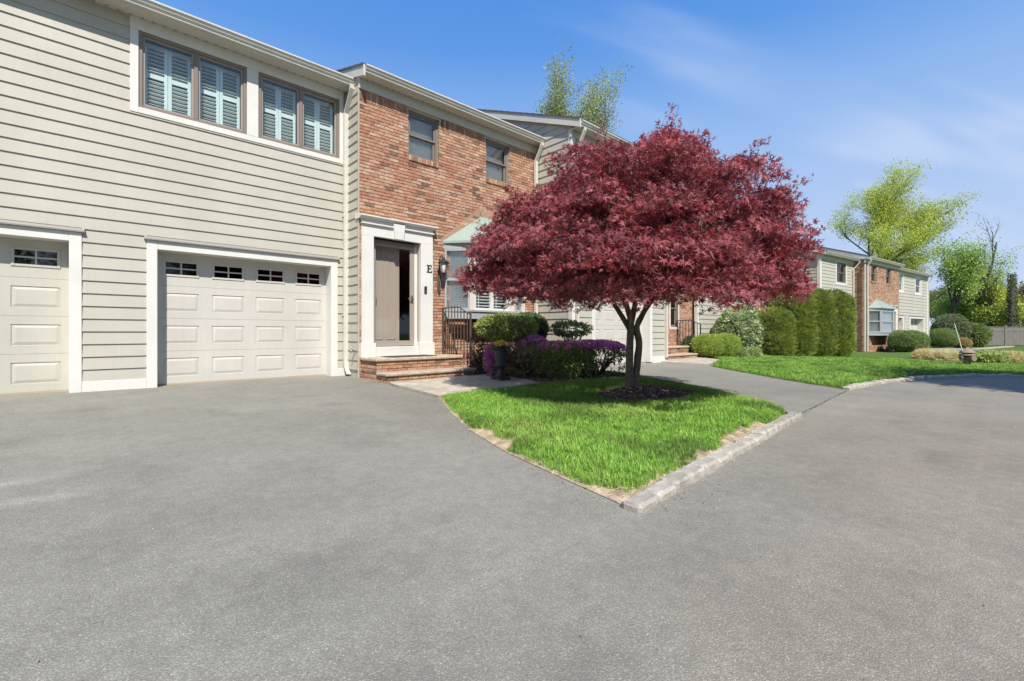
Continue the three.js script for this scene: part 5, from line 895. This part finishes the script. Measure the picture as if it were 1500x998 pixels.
shrub('azalea', 'low purple and dusty pink azalea between the twiggy and the green one', 'shrub', [6.95, 6.85], { r: [.45, .4, .35], n: 700, leaf: OV, pal: [[.29, .341, .102], [.341, .308, .137]], seed: 314, stems: 14, thick: .6, group: BEDG, blooms: { n: 320, pal: [...PURPLE, [.5, .2, .35]], v0: .4 } });
shrub('azalea', 'small bright pink flowering azalea tucked between the stoop and the urn', 'shrub', [6.0, 7.05], { r: [.16, .32, .18], n: 90, leaf: OV, pal: [[.308, .341, .102]], seed: 315, stems: 7, thick: .6, blooms: { n: 420, pal: PINK, v0: -.8 } });
shrub('twiggy_shrub', 'dark leafless twiggy shrub beside the stoop railing', 'shrub', [6.25, 7.75], { r: [.3, .4, .25], n: 160, leaf: OV, pal: [[.123, .0875, .0525], [.0875, .07, .0525]], seed: 316, stems: 22, thick: .9 });
shrub('creeping_plant', 'little yellow-green sprouting plant at the foot of the red maple', 'plant', [6.02, 4.12], { r: [.2, .05, .12], n: 130, leaf: OVS, pal: [[.525, .63, .14], [.42, .525, .105]], seed: 317, stems: 5 });
// clipped yellow-green pair, variegated shrub and small fillers beyond the second driveway
const YEW = [[.298, .42, .0438], [.385, .507, .0613], [.228, .333, .0385], [.455, .56, .0788]];
shrub('boxwood', 'clipped yellow-green rounded shrub touching the stoop beyond the garage', 'shrub', [16.55, 7.45], { r: [.56, .4, .5], n: 2600, leaf: OVS, clusterN: 10, pal: YEW, seed: 321, core: .9, power: 2.6, thick: .1, group: 'clipped yellow-green shrubs' });
shrub('boxwood', 'clipped yellow-green rounded shrub with the small plant at its foot', 'shrub', [17.25, 7.15], { r: [.56, .42, .5], n: 2600, leaf: OVS, clusterN: 10, pal: YEW, seed: 322, core: .9, power: 2.6, thick: .1, group: 'clipped yellow-green shrubs' });
shrub('dark_shrub', 'small dark shrub between the stoop treads and the clipped yellow-green shrubs', 'shrub', [16.7, 8.15], { r: [.4, .36, .3], n: 700, leaf: OV, pal: [[.123, .158, .0525], [.0875, .105, .0525]], seed: 323, core: .7 });
shrub('variegated_shrub', 'large rounded cream-and-green leaved shrub against the clapboard wall', 'shrub', [19.2, 7.35], { r: [1.25, .93, .8], n: 4200, leaf: OVL, clusterN: 7, R: .09, pal: [[.525, .595, .298], [.21, .298, .105], [.665, .7, .42], [.14, .21, .0788], [.35, .455, .175]], v: .3, seed: 324, core: .84 });
shrub('low_shrub', 'low pale green plant at the lawn edge below the cream-leaved shrub', 'plant', [18.2, 6.6], { r: [.42, .16, .3], n: 420, leaf: OVB, pal: [[.35, .473, .123], [.228, .333, .0875], [.49, .578, .228]], seed: 325, core: .6 });
shrub('low_shrub', 'low pale green plant beside the clipped yellow-green shrub', 'plant', [17.55, 6.75], { r: [.3, .14, .25], n: 260, leaf: OVB, pal: [[.42, .49, .175], [.28, .35, .105]], seed: 326, core: .5 });
shrub('young_shrub', 'loose young shrub of yellowish green leaves beside the pale green window', 'shrub', [21.6, 7.2], { r: [.7, .62, .5], n: 1300, leaf: OVB, pal: [[.333, .42, .105], [.228, .315, .0875], [.473, .525, .175]], seed: 327, stems: 9, thick: .7, core: .3 });
shrub('young_shrub', 'second loose young shrub nearer the tall hedge', 'shrub', [22.9, 7.3], { r: [.6, .55, .5], n: 900, leaf: OVB, pal: [[.298, .385, .105], [.42, .473, .158]], seed: 328, stems: 8, thick: .7, core: .3 });
// tall arborvitae hedge
{
  const spray = (seed) => { const r = rng(seed), l = []; for (let k = 0; k < 9; k++) { const a = (r() - .5) * 1.5, b = (r() - .5) * .7, L = .13 + .11 * r(), w = .013; const d = [Math.sin(a) * L, Math.cos(a) * L, b * L]; l.push([[-w, 0, 0], [w, 0, 0], [d[0] + w * .5, d[1], d[2]]], [[-w, 0, 0], [d[0] + w * .5, d[1], d[2]], [d[0] - w * .5, d[1] * .97, d[2]]]); } return tris(l); };
  const one = (label, x, D, rx, rz, H, seed) => {
    const t = thing('arborvitae', label, 'hedge', [x, gy(x, D) + .03, -D], 0, 'clipped arborvitae of the tall hedge'), r = rng(seed);
    mesh('trunk', tube([[0, -.06, 0], [0, H * .5, 0], [0, H * .9, 0]], [.07, .05, .01], 7), 'barkDark', t);
    const prof = (v) => (v < .12 ? lerp(.8, 1, v / .12) : v > .8 ? Math.sqrt(Math.max(0, 1 - ((v - .8) / .2) ** 2)) * .968 : 1 - .04 * v), K = 2.8, rad = (a) => 1 / Math.pow(Math.pow(Math.abs(Math.cos(a)), K) + Math.pow(Math.abs(Math.sin(a)), K), 1 / K);
    const lump = (a, v) => .82 + .34 * fbm(Math.cos(a) * 4 + seed, v * 9, Math.sin(a) * 4, 3);
    const pos = [], idx = [], NA = 30, NV = 26; for (let j = 0; j <= NV; j++) for (let i = 0; i <= NA; i++) { const a = i / NA * 6.2832, v = j / NV, q = prof(v) * rad(a) * lump(a, v) * .93; pos.push(Math.cos(a) * rx * q, v * H * .98, Math.sin(a) * rz * q); } for (let j = 0; j < NV; j++) for (let i = 0; i < NA; i++) { const a = j * (NA + 1) + i, b = a + NA + 1; idx.push(a, b, a + 1, b, b + 1, a + 1); }
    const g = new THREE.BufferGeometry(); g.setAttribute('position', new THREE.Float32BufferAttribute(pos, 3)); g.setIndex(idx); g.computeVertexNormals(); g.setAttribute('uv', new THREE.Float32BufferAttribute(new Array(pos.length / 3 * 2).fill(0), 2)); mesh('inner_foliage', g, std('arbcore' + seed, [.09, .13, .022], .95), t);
    const sets = [[], [], []], cols = [[], [], []]; for (let k = 0; k < 9000; k++) { const a = r() * 6.283, top = r() < .16, v = top ? .84 + .155 * r() : r() * .9, q = prof(v) * rad(a) * lump(a, v) * (.92 + .12 * r()), p = V3(Math.cos(a) * rx * q, v * H, Math.sin(a) * rz * q), n = V3(Math.cos(a) * .75, .75, Math.sin(a) * .75).normalize(); sets[k % 3].push(orient(p, n.add(V3((r() - .5) * .6, .2, (r() - .5) * .6)).normalize(), r() * 6.283, 0, .7 + .5 * r())); cols[k % 3].push(jitterColor(r, [[.34, .41, .05], [.26, .345, .042], [.42, .47, .065], [.17, .245, .032]], .28)); }
    sets.forEach((l, i) => instanced('foliage', spray(seed + i), 'leaf', t, l, cols[i]));
  };
  const L = (s) => 'tall clipped arborvitae ' + s;
  one(L('bulging low at the window end of the hedge'), 19.95, 6.35, .62, .6, 1.75, 401); one(L('second from the window end of the hedge'), 20.75, 5.95, .7, .72, 2.52, 402); one(L('second from the lawn end of the hedge'), 21.6, 5.5, .7, .72, 2.6, 403); one(L('at the lawn end of the hedge beside the far brick wall'), 22.42, 5.08, .68, .7, 2.6, 404);
}
// far planting
const DKG = [[.149, .228, .0525], [.21, .298, .0613], [.28, .367, .07], [.105, .175, .0438]];
for (const [x, z, s, sd, lb] of [[2.15, 1.35, 1.0, 331, 'rounded clipped boxwood under the far bay window'], [3.5, 1.3, .95, 332, 'rounded clipped boxwood beside the far doorway railing']]) { const p = farAt(x, z); shrub('boxwood', lb, 'shrub', [p[0], -p[2]], { r: [1.0 * s, .62 * s, .8 * s], n: 2600, leaf: OVS, clusterN: 9, R: .08, s: [1.1, 1.7], pal: DKG, seed: sd, core: .93, power: 2.6, thick: .08, group: 'boxwoods before the far brick front' }); }
{ const p = farAt(5.15, 1.1); shrub('barberry', 'small dark purple-brown shrub beside the far garage', 'shrub', [p[0], -p[2]], { r: [.5, .36, .45], n: 600, leaf: OV, s: [1.2, 1.8], pal: [[.105, .0525, .0525], [.0788, .0525, .0438]], seed: 333, core: .8 }); }
{ const p = farAt(6.3, 1.0); shrub('low_shrub', 'low yellow-green plant beside the dark purple-brown shrub', 'plant', [p[0], -p[2]], { r: [.5, .2, .35], n: 380, leaf: OVB, pal: [[.49, .473, .123], [.35, .35, .105]], seed: 334, core: .7 }); }

// ---------------------------------------------------------------- urn with pansies, hydrant, fence
{
  const x = 5.74, D = 6.53, t = thing('garden_urn', 'black fluted garden urn on the concrete walk beside the azaleas', 'urn', [x, gy(x, D) + .05, -D]);
  mesh('plinth', new GB().cbox(-.135, .135, 0, .05, -.135, .135, .006), 'urn', t);
  mesh('foot', lathe([[.0, .05], [.115, .05], [.12, .075], [.075, .1], [.05, .15], [.048, .19], [.062, .205], [.05, .22], [.0, .225]], 28), 'urn', t);
  const N = 72, prof = [[.0, .215], [.07, .22], [.105, .245], [.118, .275], [.105, .3], [.092, .31], [.1, .36], [.112, .44], [.128, .52], [.14, .56], [.165, .585], [.17, .6], [.16, .608], [.14, .6], [.13, .57], [0, .57]], g = lathe(prof, N), p = g.attributes.position;
  for (let i = 0; i < p.count; i++) { const y = p.getY(i), a = Math.atan2(p.getX(i), p.getZ(i)), k = y > .31 && y < .555 ? 1 + .055 * Math.abs(Math.sin(a * 12)) : y > .23 && y < .3 ? 1 + .03 * Math.cos(a * 20) : 1; p.setX(i, p.getX(i) * k); p.setZ(i, p.getZ(i) * k); } g.computeVertexNormals(); mesh('bowl', g, 'urn', t);
  mesh('potting_soil', new THREE.CylinderGeometry(.128, .128, .02, 20).translate(0, .58, 0), 'mulch', t);
  const f = thing('pansies', 'yellow pansies growing in the black urn', 'flowers', [x, gy(x, D) + .05 + .59, -D]), r = rng(12), fl = [], fc = [], gl = [], gc = [];
  const flower = tris([0, 1, 2, 3, 4].flatMap((k) => { const a = k / 5 * 6.283, b = a - .55, c = a + .55, q = (t2, l, z) => [Math.cos(t2) * l, z, Math.sin(t2) * l]; return [[[0, 0, 0], q(c, .02, .006), q(a, .03, .008)], [[0, 0, 0], q(a, .03, .008), q(b, .02, .006)]]; }));
  for (let k = 0; k < 95; k++) { const a = r() * 6.283, e = Math.sqrt(r()), n = V3(Math.cos(a) * e, .9 + .3 * r(), Math.sin(a) * e).normalize(), q = V3(Math.cos(a) * e * .155, .035 + .09 * (1 - e * e) + .03 * r(), Math.sin(a) * e * .155); fl.push(orient(q, n, r() * 6, (r() - .5) * .8, .8 + .5 * r())); fc.push(jitterColor(r, [[.75, .56, .03], [.8, .66, .06], [.7, .42, .02]], .12)); }
  for (let k = 0; k < 130; k++) { const a = r() * 6.283, e = Math.sqrt(r()), n = V3(Math.cos(a) * e * 1.3, .8, Math.sin(a) * e * 1.3).normalize(); gl.push(orient(V3(Math.cos(a) * e * .17, .0 + .05 * r() - .03 * e, Math.sin(a) * e * .17), n, r() * 6, 0, .7 + .5 * r())); gc.push(jitterColor(r, [[.07, .12, .03], [.1, .15, .04]], .2)); }
  mesh('stems', mergeGeometries([0, 1, 2, 3, 4].map((k) => tube([[0, -.01, 0], [Math.cos(k * 1.3) * .05, .06, Math.sin(k * 1.3) * .05]], [.004, .003], 4))), 'twig', f);
  instanced('foliage', cluster(OV, 4, .03, 5), 'leaf', f, gl, gc); instanced('blossom', flower, 'petal', f, fl, fc);
}
{
  const x = 21.25, D = .98, y = gy(x, D) + .05, t = thing('fire_hydrant', 'weathered brown fire hydrant with a slanting pale marker rod on the lawn', 'hydrant', [x, y, -D], YAW * -1);
  mesh('barrel', lathe([[0, -.05], [.15, -.05], [.15, .0], [.11, .015], [.1, .03], [.1, .33], [.12, .34]], 20), 'hydrant', t);
  mesh('flange', lathe([[0, .3], [.2, .3], [.205, .315], [.205, .345], [.19, .355], [.13, .365], [.12, .4], [0, .4]], 20), 'hydrant', t);
  mesh('bonnet', lathe([[0, .39], [.2, .39], [.205, .41], [.17, .45], [.13, .49], [.07, .53], [.04, .54], [.038, .58], [0, .585]], 20), 'hydrant', t);
  for (const s of [-1, 1]) { mesh('nozzle_cap', new GB().geo(new THREE.CylinderGeometry(.055, .06, .1, 14).rotateZ(Math.PI / 2).translate(s * .15, .24, 0)).geo(new THREE.CylinderGeometry(.07, .07, .035, 8).rotateZ(Math.PI / 2).translate(s * .21, .24, 0)), 'hydrant', t); }
  mesh('pumper_cap', new GB().geo(new THREE.CylinderGeometry(.075, .08, .12, 16).rotateX(Math.PI / 2).translate(0, .22, .15)).geo(new THREE.CylinderGeometry(.09, .09, .04, 8).rotateX(Math.PI / 2).translate(0, .22, .22)), 'hydrant', t);
  mesh('marker_rod', bar([-.12, .33, 0], [-.42, 1.36, .0], .013, 6), 'rod', t);
}
const camAt = (px, d) => { const r = (px - 750) / FOCAL * d; return [Math.sin(YAW) * d + Math.cos(YAW) * r, Math.cos(YAW) * d - Math.sin(YAW) * r]; };    // [x, D] at depth d along the bearing of column px
{
  const A = camAt(1392, 44.5), B = camAt(1640, 43), L = Math.hypot(B[0] - A[0], B[1] - A[1]), turn = Math.atan2(B[1] - A[1], B[0] - A[0]), t = thing('wooden_fence', 'weathered grey board fence with square posts at the far end of the lawn', 'fence', [A[0], gy(...A) - .03, -A[1]], turn), n = Math.round(L / 2.6), w = L / n, r = rng(8);
  for (let k = 0; k <= n; k++) { mesh('post', new GB().cbox(k * w - .07, k * w + .07, -.1, 1.86, -.07, .07, .01), 'fence', t); mesh('post_cap', new GB().cbox(k * w - .1, k * w + .1, 1.861, 1.92, -.1, .1, .015), 'fence', t); }
  for (let k = 0; k < n; k++) { const g = new GB(); for (let q = k * w + .08; q < (k + 1) * w - .09; q += .143) g.box(q, q + .138, .02 + .02 * r(), 1.36, -.012, .012 + .006 * r()); const o = mesh('boards', g, 'fence', t); o.userData.kind = 'stuff'; mesh('top_rail', new GB().box(k * w + .075, (k + 1) * w - .075, 1.36, 1.44, -.03, .04), 'fence', t); mesh('top_panel', new GB().box(k * w + .075, (k + 1) * w - .075, 1.441, 1.76, -.015, .012), 'fence', t); mesh('cap_rail', new GB().box(k * w + .075, (k + 1) * w - .075, 1.761, 1.8, -.05, .05), 'fence', t); }
}

// ---------------------------------------------------------------- trees behind the houses
function tree(name, label, [x, D], { H, spread, levels = 5, trunkR = .25, pal, leaf, per = 2, clusterN = 9, R = .3, seed, bark = 'barkGrey', fork = .3, up = .35, bare = 0, y, kids = 4, low = .3, size = [.8, 1.3], drop = 0 }) {
  const t = thing(name, label, 'tree', [x, y ?? gy(x, D) - .05, -D]), r = rng(seed), segs = [], tips = [];
  const grow = (p, d, len, rad, lv) => {
    const pts = [p.clone()], dir = d.clone(), n = 3; let q = p.clone();
    for (let k = 0; k < n; k++) { dir.add(V3((r() - .5) * .35, (lv ? up : .3) * .35 * r(), (r() - .5) * .35)).normalize(); q = q.clone().addScaledVector(dir, len / n); pts.push(q); }
    segs.push([pts, rad, rad * (lv >= levels - 1 ? .25 : .6), lv]); if (lv >= levels - 2) for (let k = 1; k < pts.length; k++) tips.push([pts[k], lv]); if (lv >= levels - 1) return;
    const c = kids + (lv === 0 ? 1 : 0); for (let k = 0; k < c; k++) { const f = lv === 0 ? lerp(low, 1, (k + r() * .7) / c) : lerp(.3, 1, (k + .6 * r()) / c), i = Math.min(n - 1, Math.floor(f * n)), s = pts[i].clone().lerp(pts[i + 1], f * n - i), a = k * 2.4 + r() * 1.2, ax = V3(Math.cos(a), 0, Math.sin(a)), sp = fork + r() * .5 + (lv ? .12 : .1); const nd = dir.clone().multiplyScalar(Math.cos(sp)).addScaledVector(ax, Math.sin(sp)).addScaledVector(V3(0, 1, 0), up * .4).normalize(); grow(s, nd, len * (.58 + .2 * r()) * (lv ? 1 : .78), rad * (.5 - .1 * f), lv + 1); }
  };
  grow(V3(0, 0, 0), V3((r() - .5) * .1, 1, (r() - .5) * .1), 1, trunkR / H * 1.9, 0);
  let top = 0, wide = 0; for (const [q] of tips) { top = Math.max(top, q.y); wide = Math.max(wide, Math.hypot(q.x, q.z)); } const sy = H / top, sx = spread / wide, S = (v) => [v.x * sx, v.y * sy, v.z * sx];
  const g = []; for (const [pts, a, b, lv] of segs) { if (lv >= levels - 1 && r() < .35 && !bare) continue; g.push(tube(pts.map(S), [a * H * .5, b * H * .5], lv < 2 ? 7 : 4)); }
  mesh('trunk', mergeGeometries(g.slice(0, 1)), bark, t); mesh('branches', mergeGeometries(g.slice(1)), bark, t);
  if (bare < 1 && leaf) { const geos = [0, 1].map((k) => cluster(leaf, clusterN, R, seed + k, { up: .3, droop: .1 })), sets = [[], []], cols = [[], []]; tips.forEach(([q], i) => { if (r() < bare) return; const s = S(q); if (s[1] < drop * H) return; const tone = fbm(s[0] * .35 + seed, s[1] * .35, s[2] * .35, 2); for (let k = 0; k < per; k++) { const j = (i + k) % 2; sets[j].push(new THREE.Matrix4().compose(V3(s[0] + (r() - .5) * R * 2.4, s[1] + (r() - .5) * R * 2, s[2] + (r() - .5) * R * 2.4), new THREE.Quaternion().setFromEuler(new THREE.Euler(r() * 6, r() * 6, r() * 6)), V3(1, 1, 1).multiplyScalar(lerp(...size, r())))); const c = jitterColor(r, pal, .2); cols[j].push(c.map((v) => v * (.8 + .5 * tone))); } }); sets.forEach((l, i) => l.length && instanced('crown', geos[i], 'leaf', t, l, cols[i])); }
  return t;
}
const LIME = [[.44, .52, .045], [.50, .57, .06], [.35, .44, .045], [.54, .58, .10]], FRESH = [[.3, .45, .075], [.39, .525, .105], [.225, .345, .06]], OLIVE = [[.18, .24, .06], [.24, .3, .075], [.135, .195, .0525]];
const BL = oval(.18, .07), BS = oval(.15, .055), BT = oval(.105, .04);
tree('maple_tree', 'large lime-green spring maple rising behind the far townhouses', camAt(1262, 52), { H: 19.8, spread: 9.0, leaf: BT, per: 5, clusterN: 13, R: .46, pal: LIME, seed: 607, trunkR: .45, kids: 4, low: .28, bark: 'barkDark' });
tree('young_tree', 'slender half-leafed tree showing above the gable beside the red maple', camAt(842, 33), { H: 19.6, spread: 4.8, leaf: BT, per: 5, R: .36, clusterN: 10, pal: [[.33, .38, .12], [.38, .42, .16], [.27, .32, .09]], seed: 502, trunkR: .25, fork: .18, up: .8, low: .3 });
tree('tall_tree', 'bare tall tree with few buds beyond the board fence', camAt(1452, 50), { H: 14.8, spread: 5.0, leaf: BS, per: 1, R: .25, clusterN: 3, pal: OLIVE, bare: .75, seed: 533, trunkR: .24, kids: 3, bark: 'barkDark' });
tree('garden_tree', 'light green slender tree beside the end of the far townhouses', camAt(1392, 47), { H: 11.0, spread: 3.2, leaf: BS, per: 1, R: .45, pal: FRESH, seed: 504, trunkR: .2, bark: 'barkDark', drop: .22 });
tree('garden_tree', 'leaning light green tree between the end townhouse and the bare tree', camAt(1424, 53), { H: 10.5, spread: 4.0, leaf: BS, per: 1, R: .4, clusterN: 6, pal: FRESH, seed: 505, trunkR: .18, bark: 'barkDark', drop: .2 });
tree('broad_tree', 'yellow-green bushy tree behind the board fence', camAt(1462, 51), { H: 6.6, spread: 3.8, leaf: BL, per: 3, R: .45, pal: LIME, seed: 506, trunkR: .2, kids: 4, low: .1 });
tree('broad_tree', 'deeper green bushy tree behind the fence beside the bare tree', camAt(1432, 55), { H: 5.6, spread: 3.8, leaf: BL, per: 3, R: .45, pal: FRESH, seed: 507, trunkR: .2, kids: 4, low: .1 });
tree('broad_tree', 'brownish pink budding tree behind the fence at the garden end', camAt(1520, 50), { H: 7.2, spread: 3.4, leaf: BL, per: 2, R: .4, pal: [[.35, .228, .158], [.42, .315, .158], [.28, .263, .105]], seed: 508, trunkR: .2, kids: 4, low: .12 });
tree('broad_tree', 'olive green tree in the gap behind the end townhouse', camAt(1398, 62), { H: 7.0, spread: 5, leaf: BL, per: 3, R: .5, pal: OLIVE, seed: 509, trunkR: .25, kids: 4, low: .1 });
tree('broad_tree', 'distant dull green tree behind the bushy yellow-green one', camAt(1470, 75), { H: 9, spread: 8, leaf: BL, per: 2, R: .7, size: [1.4, 2], pal: OLIVE, seed: 510, trunkR: .3, kids: 4, low: .1 });
tree('broad_tree', 'distant dull green tree behind the olive one', camAt(1418, 78), { H: 8.4, spread: 8, leaf: BL, per: 2, R: .7, size: [1.4, 2], pal: OLIVE, seed: 511, trunkR: .3, kids: 4, low: .1 });
{ const p = camAt(1483, 48), t = thing('tree_stump', 'tall ivy-covered broken tree trunk behind the board fence', 'tree', [p[0], gy(...p) - .05, -p[1]]), r = rng(61), l = [], c = []; mesh('trunk', tube([[0, 0, 0], [.1, 3, 0], [.45, 6, 0], [.8, 7.4, 0]], [.3, .26, .22, .15], 9, .4), 'barkDark', t); for (let k = 0; k < 1500; k++) { const h = Math.pow(r(), 1.3) * 7.6, a = r() * 6.283, e = .2 + .28 * r() * (h < 4 ? 1.2 : .45); l.push(new THREE.Matrix4().compose(V3(h * .092 + Math.cos(a) * e * (.8 + .5 * vnoise(h * 1.3, 3)), h, Math.sin(a) * e * (.8 + .5 * vnoise(h * 1.3, 3))), new THREE.Quaternion().setFromEuler(new THREE.Euler(r() * 6, r() * 6, r() * 6)), V3(1, 1, 1).multiplyScalar((.7 + .5 * r()) * (1.1 - h / 12)))); c.push(jitterColor(r, [[.10, .14, .04], [.15, .19, .05]], .3)); } instanced('ivy', cluster(BS, 5, .12, 7), 'leaf', t, l, c); }
// trees across the road, out of the picture to the right: their shade lies on the road and kerb
tree('road_tree', 'broad spring tree across the road shading the kerb by the hydrant', [12.2, -5.7], { H: 8.4, spread: 3.4, leaf: BL, per: 2, R: .4, pal: FRESH, seed: 520, trunkR: .2, kids: 4, low: .4 });
{ // the row of trees along the far side of the road, mirrored in the garage panes
  const one = tree('roadside_tree', 'leafy tree in the row along the opposite side of the road', [-14, -27], { H: 10, spread: 5, leaf: BL, per: 2, R: .6, size: [1.5, 2.2], clusterN: 8, pal: OLIVE, seed: 521, trunkR: .25, kids: 4, low: .12 }); one.userData.group = 'trees along the opposite side of the road';
  [[-23, -25, 1.1], [-6, -28, 1.05], [2, -30, .95], [9, -31, 1.1], [-32, -24, 1], [16, -34, 1.05]].forEach(([x, D, k], i) => { const c = one.clone(); c.name = numbered('roadside_tree'); c.userData = { ...one.userData }; c.position.set(x, gy(x, D), -D); c.rotation.y = i * 1.7; c.scale.setScalar(k); scene.add(c); });
}
// shrubs along the far end
const sh = (name, lb, px, d, o) => { const p = camAt(px, d); return shrub(name, lb, 'shrub', p, o); };
sh('boxwood', 'rounded clipped boxwood at the corner of the far end section', 1381, 37.5, { r: [1.15, .72, .9], n: 2000, leaf: OVS, clusterN: 9, R: .09, s: [1.3, 1.9], pal: DKG, seed: 341, core: .93, power: 2.5, thick: .08 });
sh('rhododendron', 'tall dark green shrub behind the boxwood at the end townhouse', 1393, 42, { r: [1.7, 1.35, 1.2], n: 1900, leaf: OVL, R: .15, s: [1.3, 1.9], pal: [[.105, .149, .0525], [.158, .21, .0788], [.245, .28, .123]], seed: 342, core: .88 });
sh('laurel_shrub', 'spreading green shrub against the board fence', 1424, 42, { r: [1.5, .95, 1.1], n: 1700, leaf: OVL, R: .15, s: [1.3, 1.9], pal: [[.193, .263, .0525], [.263, .333, .07], [.123, .175, .0438]], seed: 343, core: .86 });
sh('barberry', 'low orange-tinged shrub in front of the tall dark green one', 1408, 37.5, { r: [.95, .36, .6], n: 900, leaf: OV, R: .09, s: [1.3, 1.9], pal: [[.455, .35, .105], [.35, .35, .0875], [.525, .28, .123]], seed: 344, core: .88 });
sh('low_shrub', 'low yellow-green bed of leaves behind the hydrant', 1448, 17.2, { r: [1.15, .2, .5], n: 900, leaf: OVL, pal: [[.42, .507, .123], [.298, .385, .0875], [.56, .595, .245]], seed: 345, core: .6, up: .7 });
sh('dry_grass_clump', 'straw-coloured dry grass clump beside the hydrant', 1385, 18.2, { r: [.75, .17, .4], n: 700, leaf: oval(.16, .006), pal: [[.75, .7, .385], [.735, .578, .298], [.75, .75, .49]], seed: 346, core: .6, up: .75 });
sh('dry_grass_clump', 'straw-coloured dry grass clump along the far driveway edge', 1358, 19.5, { r: [.7, .16, .35], n: 600, leaf: oval(.16, .006), pal: [[.75, .7, .385], [.735, .578, .298]], seed: 347, core: .6, up: .75 });
sh('dry_grass_clump', 'straw-coloured dry grass clump beyond the low yellow-green bed', 1482, 17.5, { r: [.7, .16, .4], n: 500, leaf: oval(.16, .006), pal: [[.75, .665, .35], [.63, .595, .245]], seed: 348, core: .6, up: .75 });

renderer.render(scene, camera);
